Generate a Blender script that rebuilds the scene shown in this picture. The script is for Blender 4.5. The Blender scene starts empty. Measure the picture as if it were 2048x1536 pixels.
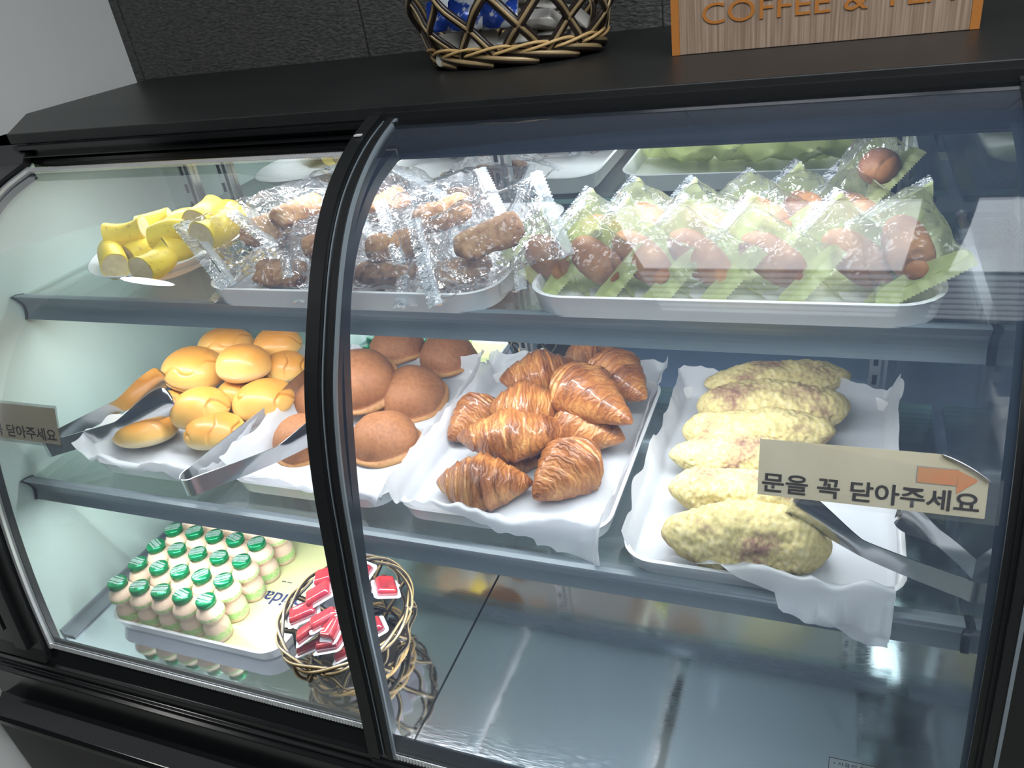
import bpy, bmesh, math, random
import numpy as np
from mathutils import Vector, Matrix, noise
random.seed(7)
SC = bpy.context.scene
COL = SC.collection
PI = math.pi

# ------------------------------------------------------------------ camera
CAM = np.array([1.08, -0.51, 0.853])
FPX = 1580.3
def _rot(a, b, c):
    ca, sa, cb, sb, cc, sc = math.cos(a), math.sin(a), math.cos(b), math.sin(b), math.cos(c), math.sin(c)
    f = np.array([sa*cb, ca*cb, -sb]); r = np.array([ca, -sa, 0.]); d = np.cross(f, r)
    return np.array([cc*r+sc*d, -sc*r+cc*d, f])
RM = _rot(-0.435660, 0.518280, 0.158161)
cd = bpy.data.cameras.new('camera'); cam = bpy.data.objects.new('camera', cd); COL.objects.link(cam)
cd.sensor_width = 36; cd.lens = 36*FPX/2048; cd.clip_start = 0.02; cd.clip_end = 30
m4 = Matrix.Identity(4)
for i in range(3):
    m4[i][0] = RM[0][i]; m4[i][1] = -RM[1][i]; m4[i][2] = -RM[2][i]; m4[i][3] = CAM[i]
cam.matrix_world = m4
SC.camera = cam

# ------------------------------------------------------------------ world, view, lights
w = bpy.data.worlds.new('world'); SC.world = w; w.use_nodes = True
w.node_tree.nodes['Background'].inputs[0].default_value = (.80, .86, .92, 1)
w.node_tree.nodes['Background'].inputs[1].default_value = .10
SC.view_settings.view_transform = 'Standard'; SC.view_settings.look = 'None'
SC.view_settings.gamma = 1; SC.view_settings.exposure = 0.0
SC.cycles.max_bounces = 10; SC.cycles.transparent_max_bounces = 28
SC.cycles.glossy_bounces = 5; SC.cycles.diffuse_bounces = 3
SC.cycles.caustics_reflective = True; SC.cycles.caustics_refractive = False
SC.cycles.sample_clamp_indirect = 4.0
SC.cycles.use_denoising = True; SC.cycles.use_adaptive_sampling = True; SC.cycles.adaptive_threshold = .02

def area(name, loc, rot, sx, sy, power, col=(1, 1, 1)):
    l = bpy.data.lights.new(name, 'AREA'); l.shape = 'RECTANGLE'; l.size = sx; l.size_y = sy
    l.energy = power; l.color = col
    o = bpy.data.objects.new(name, l); COL.objects.link(o); o.location = loc; o.rotation_euler = rot
    return o
LED = (.95, .97, 1.0)
area('led_strip_top', (.595, .335, .640), (math.radians(6), 0, 0), 1.02, .016, 2.5, LED)
area('led_strip_middle', (.595, .220, .4590), (math.radians(2), 0, 0), 1.02, .010, 3.2, LED)
area('led_strip_lower', (.59, .103, .2150), (math.radians(-14), 0, 0), 1.02, .010, 5.3, LED)

# ------------------------------------------------------------------ pixel lines of sight -> points of real planes
def ray(px, py):
    return RM.T @ np.array([(px-1024)/FPX, (py-768)/FPX, 1.])
def at(px, py, z):
    r = ray(px, py); return Vector(CAM + r*(z-CAM[2])/r[2])

# ------------------------------------------------------------------ materials
def mat(name, col=(.5, .5, .5), rough=.5, metal=0., spec=.5, col2=None, nscale=20., bump=0., bscale=60., emit=None, estr=0., coat=0., trans=0., sss=0., stretch=None, lo=.35, hi=.65, detail=4.):
    m = bpy.data.materials.new(name); m.use_nodes = True
    nt = m.node_tree; b = nt.nodes['Principled BSDF']
    b.inputs['Base Color'].default_value = (*col, 1); b.inputs['Roughness'].default_value = rough
    b.inputs['Metallic'].default_value = metal; b.inputs['Specular IOR Level'].default_value = spec
    b.inputs['Coat Weight'].default_value = coat; b.inputs['Coat Roughness'].default_value = .12
    if sss: b.inputs['Subsurface Weight'].default_value = sss; b.inputs['Subsurface Radius'].default_value = (.012, .008, .005); b.inputs['Subsurface Scale'].default_value = .5
    if trans: b.inputs['Transmission Weight'].default_value = trans
    if emit: b.inputs['Emission Color'].default_value = (*emit, 1); b.inputs['Emission Strength'].default_value = estr
    tc = nt.nodes.new('ShaderNodeTexCoord'); mp = nt.nodes.new('ShaderNodeMapping')
    nt.links.new(tc.outputs['Object'], mp.inputs[0])
    if stretch: mp.inputs['Scale'].default_value = stretch
    if col2:
        n = nt.nodes.new('ShaderNodeTexNoise'); n.inputs['Scale'].default_value = nscale; n.inputs['Detail'].default_value = detail
        nt.links.new(mp.outputs[0], n.inputs['Vector'])
        r = nt.nodes.new('ShaderNodeValToRGB'); r.color_ramp.elements[0].position = lo; r.color_ramp.elements[1].position = hi
        r.color_ramp.elements[0].color = (*col, 1); r.color_ramp.elements[1].color = (*col2, 1)
        nt.links.new(n.outputs['Fac'], r.inputs[0]); nt.links.new(r.outputs[0], b.inputs['Base Color'])
    if bump:
        n2 = nt.nodes.new('ShaderNodeTexNoise'); n2.inputs['Scale'].default_value = bscale; n2.inputs['Detail'].default_value = 6
        nt.links.new(mp.outputs[0], n2.inputs['Vector'])
        bp = nt.nodes.new('ShaderNodeBump'); bp.inputs['Strength'].default_value = min(1, bump*20) if bump < .05 else 1; bp.inputs['Distance'].default_value = bump
        nt.links.new(n2.outputs['Fac'], bp.inputs['Height']); nt.links.new(bp.outputs[0], b.inputs['Normal'])
    return m

def tone_mat(name, stops, rough=.5, nscale=120., namp=.25, bump=.0006, bscale=300., coat=0., spec=.4, sss=0., stripes=None):
    """bakes: colour follows the 'tone' attribute (how brown the crust is) plus noise"""
    m = mat(name, stops[0][1], rough, 0, spec, bump=bump, bscale=bscale, coat=coat, sss=sss)
    nt = m.node_tree; b = nt.nodes['Principled BSDF']
    a = nt.nodes.new('ShaderNodeAttribute'); a.attribute_name = 'tone'
    n = nt.nodes.new('ShaderNodeTexNoise'); n.inputs['Scale'].default_value = nscale; n.inputs['Detail'].default_value = 5
    tc = nt.nodes.new('ShaderNodeTexCoord'); nt.links.new(tc.outputs['Object'], n.inputs['Vector'])
    mr = nt.nodes.new('ShaderNodeMath'); mr.operation = 'MULTIPLY_ADD'; mr.inputs[1].default_value = namp; mr.inputs[2].default_value = -namp*.5
    nt.links.new(n.outputs['Fac'], mr.inputs[0])
    ad = nt.nodes.new('ShaderNodeMath'); ad.operation = 'ADD'
    nt.links.new(a.outputs['Fac'], ad.inputs[0]); nt.links.new(mr.outputs[0], ad.inputs[1])
    last = ad.outputs[0]
    r = nt.nodes.new('ShaderNodeValToRGB'); cr = r.color_ramp
    while len(cr.elements) < len(stops): cr.elements.new(.5)
    for e, (p, c) in zip(cr.elements, stops): e.position = p; e.color = (*c, 1)
    if stripes:
        wv = nt.nodes.new('ShaderNodeTexWave'); wv.wave_type = 'BANDS'; wv.bands_direction = 'X'
        wv.inputs['Scale'].default_value = stripes[0]; wv.inputs['Distortion'].default_value = 9; wv.inputs['Detail'].default_value = 4; wv.inputs['Detail Scale'].default_value = 1.6
        nt.links.new(tc.outputs['Object'], wv.inputs['Vector'])
        w2 = nt.nodes.new('ShaderNodeMath'); w2.operation = 'MULTIPLY_ADD'; w2.inputs[1].default_value = stripes[1]; w2.inputs[2].default_value = -stripes[1]*.5
        nt.links.new(wv.outputs['Fac'], w2.inputs[0])
        a3 = nt.nodes.new('ShaderNodeMath'); a3.operation = 'ADD'; nt.links.new(last, a3.inputs[0]); nt.links.new(w2.outputs[0], a3.inputs[1]); last = a3.outputs[0]
        bp0 = [x for x in nt.nodes if x.type == 'BUMP'][0]
        b2 = nt.nodes.new('ShaderNodeBump'); b2.inputs['Strength'].default_value = .9; b2.inputs['Distance'].default_value = .0007
        nt.links.new(wv.outputs['Fac'], b2.inputs['Height']); nt.links.new(bp0.outputs[0], b2.inputs['Normal']); nt.links.new(b2.outputs[0], b.inputs['Normal'])
    nt.links.new(last, r.inputs[0]); nt.links.new(r.outputs[0], b.inputs['Base Color'])
    return m

def film_mat(name, haze=.08, tint=(1, 1, 1), hazecol=(.9, .93, .95), gloss=.9, rough=.10, blend=.22, bump=.0012, bscale=45., base=.04, fk=.75):
    """thin clear sheet: see-through + mirror-like sheen (fresnel) + a little milky haze"""
    m = bpy.data.materials.new(name); m.use_nodes = True; nt = m.node_tree; nt.nodes.clear()
    out = nt.nodes.new('ShaderNodeOutputMaterial')
    tr = nt.nodes.new('ShaderNodeBsdfTransparent'); tr.inputs[0].default_value = (*tint, 1)
    gl = nt.nodes.new('ShaderNodeBsdfGlossy'); gl.inputs['Roughness'].default_value = rough; gl.inputs[0].default_value = (gloss, gloss, gloss, 1)
    df = nt.nodes.new('ShaderNodeBsdfDiffuse'); df.inputs[0].default_value = (*hazecol, 1)
    mx1 = nt.nodes.new('ShaderNodeMixShader'); mx1.inputs[0].default_value = haze
    nt.links.new(tr.outputs[0], mx1.inputs[1]); nt.links.new(df.outputs[0], mx1.inputs[2])
    lw = nt.nodes.new('ShaderNodeLayerWeight'); lw.inputs[0].default_value = blend
    ma = nt.nodes.new('ShaderNodeMath'); ma.operation = 'MULTIPLY_ADD'; ma.inputs[1].default_value = fk; ma.inputs[2].default_value = base
    ma.use_clamp = True
    nt.links.new(lw.outputs['Fresnel'], ma.inputs[0])
    mx2 = nt.nodes.new('ShaderNodeMixShader'); nt.links.new(ma.outputs[0], mx2.inputs[0])
    nt.links.new(mx1.outputs[0], mx2.inputs[1]); nt.links.new(gl.outputs[0], mx2.inputs[2])
    nt.links.new(mx2.outputs[0], out.inputs[0])
    if bump:
        tc = nt.nodes.new('ShaderNodeTexCoord')
        v = nt.nodes.new('ShaderNodeTexVoronoi'); v.feature = 'DISTANCE_TO_EDGE'; v.inputs['Scale'].default_value = bscale
        n = nt.nodes.new('ShaderNodeTexNoise'); n.inputs['Scale'].default_value = bscale*.8; n.inputs['Detail'].default_value = 3
        ad = nt.nodes.new('ShaderNodeMixRGB'); ad.blend_type = 'ADD'; ad.inputs[0].default_value = .35
        nt.links.new(tc.outputs['Object'], ad.inputs[1]); nt.links.new(n.outputs['Color'], ad.inputs[2])
        ad.inputs[0].default_value = .03
        nt.links.new(ad.outputs[0], v.inputs['Vector']); nt.links.new(tc.outputs['Object'], n.inputs['Vector'])
        bp = nt.nodes.new('ShaderNodeBump'); bp.inputs['Strength'].default_value = .9; bp.inputs['Distance'].default_value = bump*6
        nt.links.new(v.outputs['Distance'], bp.inputs['Height'])
        for s in (gl, lw): nt.links.new(bp.outputs[0], s.inputs['Normal'])
    return m

M = {}
M['black'] = mat('satin_black_metal', (.012, .013, .014), .32, 0, .5, bump=.0001, bscale=900)
M['blacktop'] = mat('black_laminate', (.013, .014, .014), .40, 0, .4, col2=(.019, .019, .019), nscale=9, bump=.00012, bscale=1200)
M['blackgloss'] = mat('black_gloss_plastic', (.008, .009, .010), .16, 0, .5)
M['base'] = mat('dark_grey_base_panel', (.045, .045, .045), .5, 0, .4)
M['lip'] = mat('grey_aluminium_trim', (.20, .235, .26), .36, .15, .5)
M['steel'] = None
M['gasket'] = mat('silver_ribbed_seal', (.74, .75, .76), .28, .6, .5)
M['teal'] = mat('pale_green_inner_panel', (.52, .64, .59), .30, 0, .4)
M['darkpanel'] = mat('side_glass_shade_in_colour', (.030, .040, .048), .06, 0, .8)  # darkness of the unlit right end is put into the colour
M['mirror'] = mat('mirror_glass', (.80, .85, .84), .015, 1.)
M['white'] = mat('white_melamine', (.80, .80, .81), .22, 0, .5, coat=.2)
M['whiteplate'] = mat('white_glazed_plate', (.84, .84, .86), .12, 0, .5, coat=.4)
M['chrome'] = mat('brushed_stainless', (.62, .62, .62), .17, 1., bump=.00006, bscale=400, stretch=(.15, 1, 1))
M['post'] = mat('clear_post', (.6, .62, .62), .2, .8)
M['doorglass'] = film_mat('door_glass', haze=.042, tint=(.95, .975, .975), hazecol=(.32, .44, .68), rough=.02, bump=0, blend=.16, base=.017, fk=.42)
M['shelfglass'] = film_mat('shelf_glass', haze=.01, tint=(.93, .97, .96), rough=.01, bump=0, blend=.25, base=.02)
M['glassedge'] = mat('green_glass_edge', (.35, .52, .50), .1, 0, .6)

# brushed steel deck
def deck_mat():
    m = mat('scratched_steel_deck', (.86, .89, .96), .10, 1.)
    nt = m.node_tree; b = nt.nodes['Principled BSDF']
    tc = nt.nodes.new('ShaderNodeTexCoord'); mp = nt.nodes.new('ShaderNodeMapping'); mp.inputs['Scale'].default_value = (60, 900, 1)
    nt.links.new(tc.outputs['Object'], mp.inputs[0])
    n = nt.nodes.new('ShaderNodeTexNoise'); n.inputs['Scale'].default_value = 1; n.inputs['Detail'].default_value = 5
    nt.links.new(mp.outputs[0], n.inputs['Vector'])
    mr = nt.nodes.new('ShaderNodeMapRange'); mr.inputs['From Min'].default_value = .35; mr.inputs['From Max'].default_value = .75
    mr.inputs['To Min'].default_value = .02; mr.inputs['To Max'].default_value = .15
    nt.links.new(n.outputs['Fac'], mr.inputs['Value']); nt.links.new(mr.outputs[0], b.inputs['Roughness'])
    bp = nt.nodes.new('ShaderNodeBump'); bp.inputs['Strength'].default_value = .06; bp.inputs['Distance'].default_value = .0002
    nt.links.new(n.outputs['Fac'], bp.inputs['Height']); nt.links.new(bp.outputs[0], b.inputs['Normal'])
    return m
M['steel'] = deck_mat()

def slate_mat():
    m = mat('dark_slate_tile', (.034, .034, .033), .55, 0, .4, col2=(.115, .112, .106), nscale=55, bump=0, stretch=(1, 1, 1), lo=.30, hi=.78, detail=9)
    nt = m.node_tree; b = nt.nodes['Principled BSDF']
    tc = nt.nodes.new('ShaderNodeTexCoord'); mp = nt.nodes.new('ShaderNodeMapping')
    mp.inputs['Rotation'].default_value = (0, .35, 0); mp.inputs['Scale'].default_value = (1, 1, 2.6)
    nt.links.new(tc.outputs['Object'], mp.inputs[0])
    n = nt.nodes.new('ShaderNodeTexNoise'); n.inputs['Scale'].default_value = 105; n.inputs['Detail'].default_value = 9; n.inputs['Distortion'].default_value = .3
    nt.links.new(mp.outputs[0], n.inputs['Vector'])
    bp = nt.nodes.new('ShaderNodeBump'); bp.inputs['Strength'].default_value = 1; bp.inputs['Distance'].default_value = .004
    nt.links.new(n.outputs['Fac'], bp.inputs['Height']); nt.links.new(bp.outputs[0], b.inputs['Normal'])
    rr = [x for x in nt.nodes if x.type == 'VALTORGB'][0]
    nt.links.new(n.outputs['Fac'], rr.inputs[0])
    return m
M['slate'] = slate_mat()
M['grout'] = mat('grey_grout', (.12, .12, .12), .8)
M['partition'] = mat('off_white_panel', (.80, .81, .79), .45, 0, .4)
M['floor'] = mat('beige_grey_floor', (.30, .32, .28), .35, 0, .5, col2=(.36, .37, .33), nscale=3)
M['ceil'] = mat('ceiling_white', (.55, .55, .54), .8)
M['roomwall'] = mat('room_wall_grey', (.20, .21, .23), .8)
M['lamp'] = mat('ceiling_light_panel', (1, 1, 1), .5, emit=(.92, .96, 1), estr=8.5)
M['lampspot'] = mat('downlight_disc', (1, 1, 1), .5, emit=(1, .98, .94), estr=60.)
M['lampdim2'] = mat('added_glow_slats', (.8, .8, .8), .5, emit=(.9, .95, 1), estr=3.2)  # self-glowing, only to streak the door reflection
M['lampdim'] = mat('grey_louvre', (.35, .36, .36), .5)

# bakes
M['croissant'] = tone_mat('croissant_crust', [(0., (.66, .38, .15)), (.28, (.52, .235, .070)), (.60, (.34, .122, .034)), (1., (.15, .045, .015))], .36, 55, .75, .0008, 260, coat=.35, stripes=(55, .16))
M['bun'] = tone_mat('milk_bun_crust', [(0., (.84, .70, .42)), (.26, (.80, .50, .15)), (.58, (.62, .27, .045)), (1., (.30, .10, .02))], .42, 35, .22, .0004, 90, coat=.15, sss=.08)
M['mocha'] = tone_mat('mocha_bun_crust', [(0., (.50, .26, .10)), (.4, (.37, .150, .058)), (1., (.18, .065, .028))], .62, 200, .8, .0030, 330)
M['flour'] = tone_mat('flour_dusted_crust', [(0., (.76, .66, .40)), (.32, (.66, .54, .24)), (.52, (.52, .41, .22)), (.74, (.40, .26, .16)), (1., (.24, .13, .11))], .95, 200, 1.1, .0050, 210, spec=.1)
M['castella'] = tone_mat('brown_cake_crust', [(0., (.55, .27, .10)), (.45, (.25, .085, .040)), (1., (.12, .04, .025))], .5, 120, .35, .0004, 220)
M['nutbread'] = tone_mat('seeded_brown_bread', [(0., (.58, .32, .14)), (.42, (.34, .15, .065)), (.66, (.17, .065, .03)), (1., (.05, .025, .018))], .6, 130, 1.3, .0012, 180)
M['banana'] = tone_mat('banana_peel', [(0., (.96, .74, .07)), (.7, (.90, .64, .05)), (.96, (.60, .42, .08)), (1., (.20, .12, .04))], .42, 60, .2, .0002, 60)
M['bananaflesh'] = mat('cut_banana_end', (.74, .62, .36), .6, col2=(.62, .50, .28), nscale=120, sss=.1)
M['film'] = film_mat('clear_wrapper_film', haze=.04, hazecol=(.85, .9, 1.0), rough=.07, blend=.18, base=.04, bump=.0013, bscale=46)
M['filmseal'] = film_mat('milky_wrapper_seal', haze=.38, hazecol=(.80, .86, .92), rough=.15, blend=.2, base=.05, bump=.0006, bscale=90)

def green_film(name, text=False):
    m = bpy.data.materials.new(name); m.use_nodes = True; nt = m.node_tree; nt.nodes.clear()
    out = nt.nodes.new('ShaderNodeOutputMaterial')
    b = nt.nodes.new('ShaderNodeBsdfPrincipled'); b.inputs['Base Color'].default_value = (.66, .72, .34, 1); b.inputs['Roughness'].default_value = .25
    tl = nt.nodes.new('ShaderNodeBsdfTranslucent'); tl.inputs[0].default_value = (.68, .75, .30, 1)
    tr = nt.nodes.new('ShaderNodeBsdfTransparent'); tr.inputs[0].default_value = (.96, .98, .84, 1)
    m1 = nt.nodes.new('ShaderNodeMixShader'); m1.inputs[0].default_value = .4
    m2 = nt.nodes.new('ShaderNodeMixShader'); m2.inputs[0].default_value = .22
    nt.links.new(b.outputs[0], m1.inputs[1]); nt.links.new(tl.outputs[0], m1.inputs[2])
    nt.links.new(m1.outputs[0], m2.inputs[1]); nt.links.new(tr.outputs[0], m2.inputs[2]); nt.links.new(m2.outputs[0], out.inputs[0])
    tc = nt.nodes.new('ShaderNodeTexCoord')
    if text:   # rows of small dark print
        uv = nt.nodes.new('ShaderNodeUVMap'); mp = nt.nodes.new('ShaderNodeMapping'); mp.inputs['Scale'].default_value = (9, 30, 1)
        nt.links.new(uv.outputs[0], mp.inputs[0])
        n = nt.nodes.new('ShaderNodeTexNoise'); n.inputs['Scale'].default_value = 1; n.inputs['Detail'].default_value = 1
        br = nt.nodes.new('ShaderNodeTexWave'); br.bands_direction = 'X'; br.inputs['Scale'].default_value = 1.6; br.inputs['Distortion'].default_value = 0
        nt.links.new(uv.outputs[0], br.inputs['Vector']); nt.links.new(mp.outputs[0], n.inputs['Vector'])
        g = nt.nodes.new('ShaderNodeMath'); g.operation = 'GREATER_THAN'; g.inputs[1].default_value = .52; nt.links.new(n.outputs['Fac'], g.inputs[0])
        g2 = nt.nodes.new('ShaderNodeMath'); g2.operation = 'GREATER_THAN'; g2.inputs[1].default_value = .45; nt.links.new(br.outputs['Fac'], g2.inputs[0])
        mu = nt.nodes.new('ShaderNodeMath'); mu.operation = 'MULTIPLY'; nt.links.new(g.outputs[0], mu.inputs[0]); nt.links.new(g2.outputs[0], mu.inputs[1])
        mc = nt.nodes.new('ShaderNodeMixRGB'); mc.inputs[1].default_value = (.74, .80, .58, 1); mc.inputs[2].default_value = (.12, .15, .16, 1)
        nt.links.new(mu.outputs[0], mc.inputs[0]); nt.links.new(mc.outputs[0], b.inputs['Base Color']); m1.inputs[0].default_value = .15; m2.inputs[0].default_value = .1
    n = nt.nodes.new('ShaderNodeTexNoise'); n.inputs['Scale'].default_value = 60
    nt.links.new(tc.outputs['Object'], n.inputs['Vector'])
    bp = nt.nodes.new('ShaderNodeBump'); bp.inputs['Distance'].default_value = .003; bp.inputs['Strength'].default_value = .8
    nt.links.new(n.outputs['Fac'], bp.inputs['Height']); nt.links.new(bp.outputs[0], b.inputs['Normal'])
    return m
M['green'] = green_film('yellow_green_wrapper_print')
M['greentext'] = green_film('wrapper_ingredients_print', True)

def paper_mat():
    m = bpy.data.materials.new('white_baking_paper'); m.use_nodes = True; nt = m.node_tree; nt.nodes.clear()
    out = nt.nodes.new('ShaderNodeOutputMaterial')
    b = nt.nodes.new('ShaderNodeBsdfPrincipled'); b.inputs['Base Color'].default_value = (.84, .85, .89, 1); b.inputs['Roughness'].default_value = .42
    tl = nt.nodes.new('ShaderNodeBsdfTranslucent'); tl.inputs[0].default_value = (.86, .87, .92, 1)
    m1 = nt.nodes.new('ShaderNodeMixShader'); m1.inputs[0].default_value = .38
    tr = nt.nodes.new('ShaderNodeBsdfTransparent'); m2 = nt.nodes.new('ShaderNodeMixShader'); m2.inputs[0].default_value = .13
    nt.links.new(b.outputs[0], m1.inputs[1]); nt.links.new(tl.outputs[0], m1.inputs[2])
    nt.links.new(m1.outputs[0], m2.inputs[1]); nt.links.new(tr.outputs[0], m2.inputs[2]); nt.links.new(m2.outputs[0], out.inputs[0])
    tc = nt.nodes.new('ShaderNodeTexCoord')
    v = nt.nodes.new('ShaderNodeTexVoronoi'); v.feature = 'DISTANCE_TO_EDGE'; v.inputs['Scale'].default_value = 9
    nt.links.new(tc.outputs['Object'], v.inputs['Vector'])
    bp = nt.nodes.new('ShaderNodeBump'); bp.inputs['Distance'].default_value = .012; bp.inputs['Strength'].default_value = .25
    nt.links.new(v.outputs['Distance'], bp.inputs['Height']); nt.links.new(bp.outputs[0], b.inputs['Normal'])
    return m
M['paper'] = paper_mat()
M['yog'] = mat('pale_peach_yogurt_bottle', (.84, .62, .46), .22, 0, .5, sss=.05, coat=.3)
M['yoggreen'] = mat('green_bottle_print', (.36, .60, .20), .3, 0, .5, col2=(.66, .70, .40), nscale=300, lo=.45, hi=.60)
M['foil'] = mat('green_foil_lid', (.005, .26, .09), .22, .55, .6, bump=.0005, bscale=500)
M['foilstripe'] = mat('silver_foil_stripe', (.60, .70, .66), .25, .6, col2=(.25, .45, .35), nscale=300)
M['yellowmat'] = mat('pale_yellow_printed_sheet', (.82, .82, .42), .5)
M['navy'] = mat('navy_print', (.03, .04, .14), .6)
M['ink'] = mat('black_print', (.010, .008, .012), .6)
M['redink'] = mat('red_mark', (.5, .03, .05), .5)
M['caneblack'] = mat('black_cane', (.022, .015, .012), .28, 0, .5)
M['canegold'] = mat('gold_cane_stripe', (.36, .26, .13), .35, .2, .5)
M['canetan'] = mat('tan_cane', (.55, .36, .15), .45)
M['jam'] = mat('red_jam_in_clear_cup', (.34, .030, .030), .10, 0, .6, col2=(.20, .018, .035), nscale=45, coat=.6, sss=.1)
M['jamcup'] = mat('white_cup_flange', (.82, .82, .86), .25)
M['cream'] = mat('white_portion_tub', (.62, .60, .56), .35, coat=.1)
M['bluefoil'] = mat('blue_white_foil_lid', (.02, .07, .42), .25, .2, .6, col2=(.75, .80, .85), nscale=38, lo=.49, hi=.53)
M['veneer'] = None
M['orange'] = mat('orange_brown_acrylic', (.40, .155, .035), .3)
M['kraft'] = mat('beige_notice_paper', (.52, .49, .37), .55, col2=(.47, .43, .31), nscale=14)
M['arrow'] = mat('faded_orange_arrow', (.62, .17, .07), .5, col2=(.50, .24, .11), nscale=25)
M['arrowedge'] = mat('grey_arrow_outline', (.25, .28, .27), .5)
M['tape'] = film_mat('clear_tape', haze=.025, hazecol=(.8, .85, .85), rough=.12, bump=0, base=.02, fk=.3)
M['chip'] = mat('bare_metal_chip', (.7, .7, .7), .4)

def veneer():
    m = mat('grey_brown_wood_veneer', (.20, .135, .09), .5, col2=(.36, .27, .20), nscale=1, stretch=(420, 420, 9), lo=.35, hi=.7, detail=3, bump=.0002, bscale=1)
    return m
M['veneer'] = veneer()

# ------------------------------------------------------------------ mesh helpers
def link(name, me, parent=None):
    o = bpy.data.objects.new(name, me); COL.objects.link(o)
    if parent: o.parent = parent
    return o
def mesh(name, verts, faces, mats, parent=None, smooth=True, midx=None, tone=None, uvs=None):
    me = bpy.data.meshes.new(name); me.from_pydata([tuple(v) for v in verts], [], faces)
    if not isinstance(mats, (list, tuple)): mats = [mats]
    for mm in mats: me.materials.append(mm)
    me.polygons.foreach_set('use_smooth', [smooth]*len(me.polygons))
    if midx is not None: me.polygons.foreach_set('material_index', midx)
    if tone is not None:
        a = me.attributes.new('tone', 'FLOAT', 'POINT'); a.data.foreach_set('value', tone)
    if uvs is not None:
        ul = me.uv_layers.new(name='UVMap')
        for lp in me.loops: ul.data[lp.index].uv = uvs[lp.vertex_index]
    me.validate(); me.update()
    return link(name, me, parent)
def tag(o, label=None, cat=None, group=None, kind=None):
    if label: o['label'] = label
    if cat: o['category'] = cat
    if group: o['group'] = group
    if kind: o['kind'] = kind
    return o
def empty(name, loc=(0, 0, 0), rz=0.):
    o = bpy.data.objects.new(name, None); COL.objects.link(o); o.location = loc; o.rotation_euler[2] = rz; o.empty_display_size = .02
    return o

class MB:
    def __init__(s): s.v = []; s.f = []; s.m = []
    def add(s, vs, fs, mi=0):
        k = len(s.v); s.v += [tuple(v) for v in vs]; s.f += [tuple(i+k for i in f) for f in fs]; s.m += [mi]*len(fs)
    def box(s, a, b, mi=0):
        (x0, y0, z0), (x1, y1, z1) = a, b
        s.add([(x0, y0, z0), (x1, y0, z0), (x1, y1, z0), (x0, y1, z0), (x0, y0, z1), (x1, y0, z1), (x1, y1, z1), (x0, y1, z1)],
              [(0, 3, 2, 1), (4, 5, 6, 7), (0, 1, 5, 4), (1, 2, 6, 5), (2, 3, 7, 6), (3, 0, 4, 7)], mi)
    def grid(s, P, mi=0, closed_j=False, closed_i=False):
        """P: rows of points"""
        n, mm = len(P), len(P[0]); vs = [p for r in P for p in r]; fs = []
        for i in range(n if closed_i else n-1):
            for j in range(mm if closed_j else mm-1):
                a = i*mm+j; b = i*mm+(j+1) % mm; c = ((i+1) % n)*mm+(j+1) % mm; d = ((i+1) % n)*mm+j
                fs.append((a, b, c, d))
        s.add(vs, fs, mi)
    def tube(s, pts, r, n=8, mi=0, flat=1., up=None, closed=False, caps=True, off=0.):
        pts = [Vector(p) for p in pts]; N = len(pts); rows = []
        for i, p in enumerate(pts):
            t = (pts[(i+1) % N]-pts[i-1]) if closed else (pts[min(i+1, N-1)]-pts[max(i-1, 0)])
            t.normalize()
            u = Vector(up[i]) if up else Vector((0, 0, 1))
            a = t.cross(u)
            if a.length < 1e-4: a = t.cross(Vector((1, 0, 0)))
            a.normalize(); b = a.cross(t)
            rr = r[i] if isinstance(r, (list, tuple)) else r
            rows.append([p+b*off+a*math.cos(q)*rr+b*math.sin(q)*rr*flat for q in [2*PI*k/n for k in range(n)]])
        s.grid(rows, mi, closed_j=True, closed_i=closed)
        if caps and not closed:
            k = len(s.v)-N*n
            s.f.append(tuple(k+j for j in range(n))[::-1]); s.f.append(tuple(k+(N-1)*n+j for j in range(n))); s.m += [mi, mi]
    def build(s, name, mats, parent=None, smooth=False, tone=None, uvs=None):
        o = mesh(name, s.v, s.f, mats, parent, smooth, s.m, tone, uvs)
        return o

def bevel(o, w=.002, seg=2, ang=35):
    m = o.modifiers.new('bevel', 'BEVEL'); m.width = w; m.segments = seg; m.limit_method = 'ANGLE'; m.angle_limit = math.radians(ang)
    return o
def smooth_split(o, a=30):
    m = o.modifiers.new('es', 'EDGE_SPLIT'); m.split_angle = math.radians(a); return o
def boxobj(name, a, b, mt, parent=None, bv=0.):
    q = MB(); q.box(a, b); o = q.build(name, mt, parent)
    if bv: bevel(o, bv)
    return o
def extrude_x(mb, prof, x0, x1, mi=0, closed=True):
    """prof: (y,z) polygon counter-clockwise seen from +x"""
    n = len(prof); vs = [(x0, y, z) for y, z in prof]+[(x1, y, z) for y, z in prof]
    fs = [(i, (i+1) % n, n+(i+1) % n, n+i) for i in range(n if closed else n-1)]
    if closed: fs += [tuple(range(n))[::-1], tuple(range(n, 2*n))]
    mb.add(vs, fs, mi)

def smooth_curve(pts, n):
    """Catmull-Rom through (y,z) points, n samples by arc length"""
    P = np.array(pts, float); out = []
    Q = np.vstack([2*P[0]-P[1], P, 2*P[-1]-P[-2]])
    for i in range(1, len(Q)-2):
        for t in np.linspace(0, 1, 24, endpoint=False):
            a, b, c, d = Q[i-1], Q[i], Q[i+1], Q[i+2]
            out.append(.5*((2*b)+(-a+c)*t+(2*a-5*b+4*c-d)*t*t+(-a+3*b-3*c+d)*t**3))
    out.append(P[-1]); out = np.array(out)
    for _ in range(60): out[1:-1] = .25*out[:-2]+.5*out[1:-1]+.25*out[2:]
    d = np.r_[0, np.cumsum(np.hypot(*np.diff(out, axis=0).T))]; s = np.linspace(0, d[-1], n)
    return np.c_[np.interp(s, d, out[:, 0]), np.interp(s, d, out[:, 1])]
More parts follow.
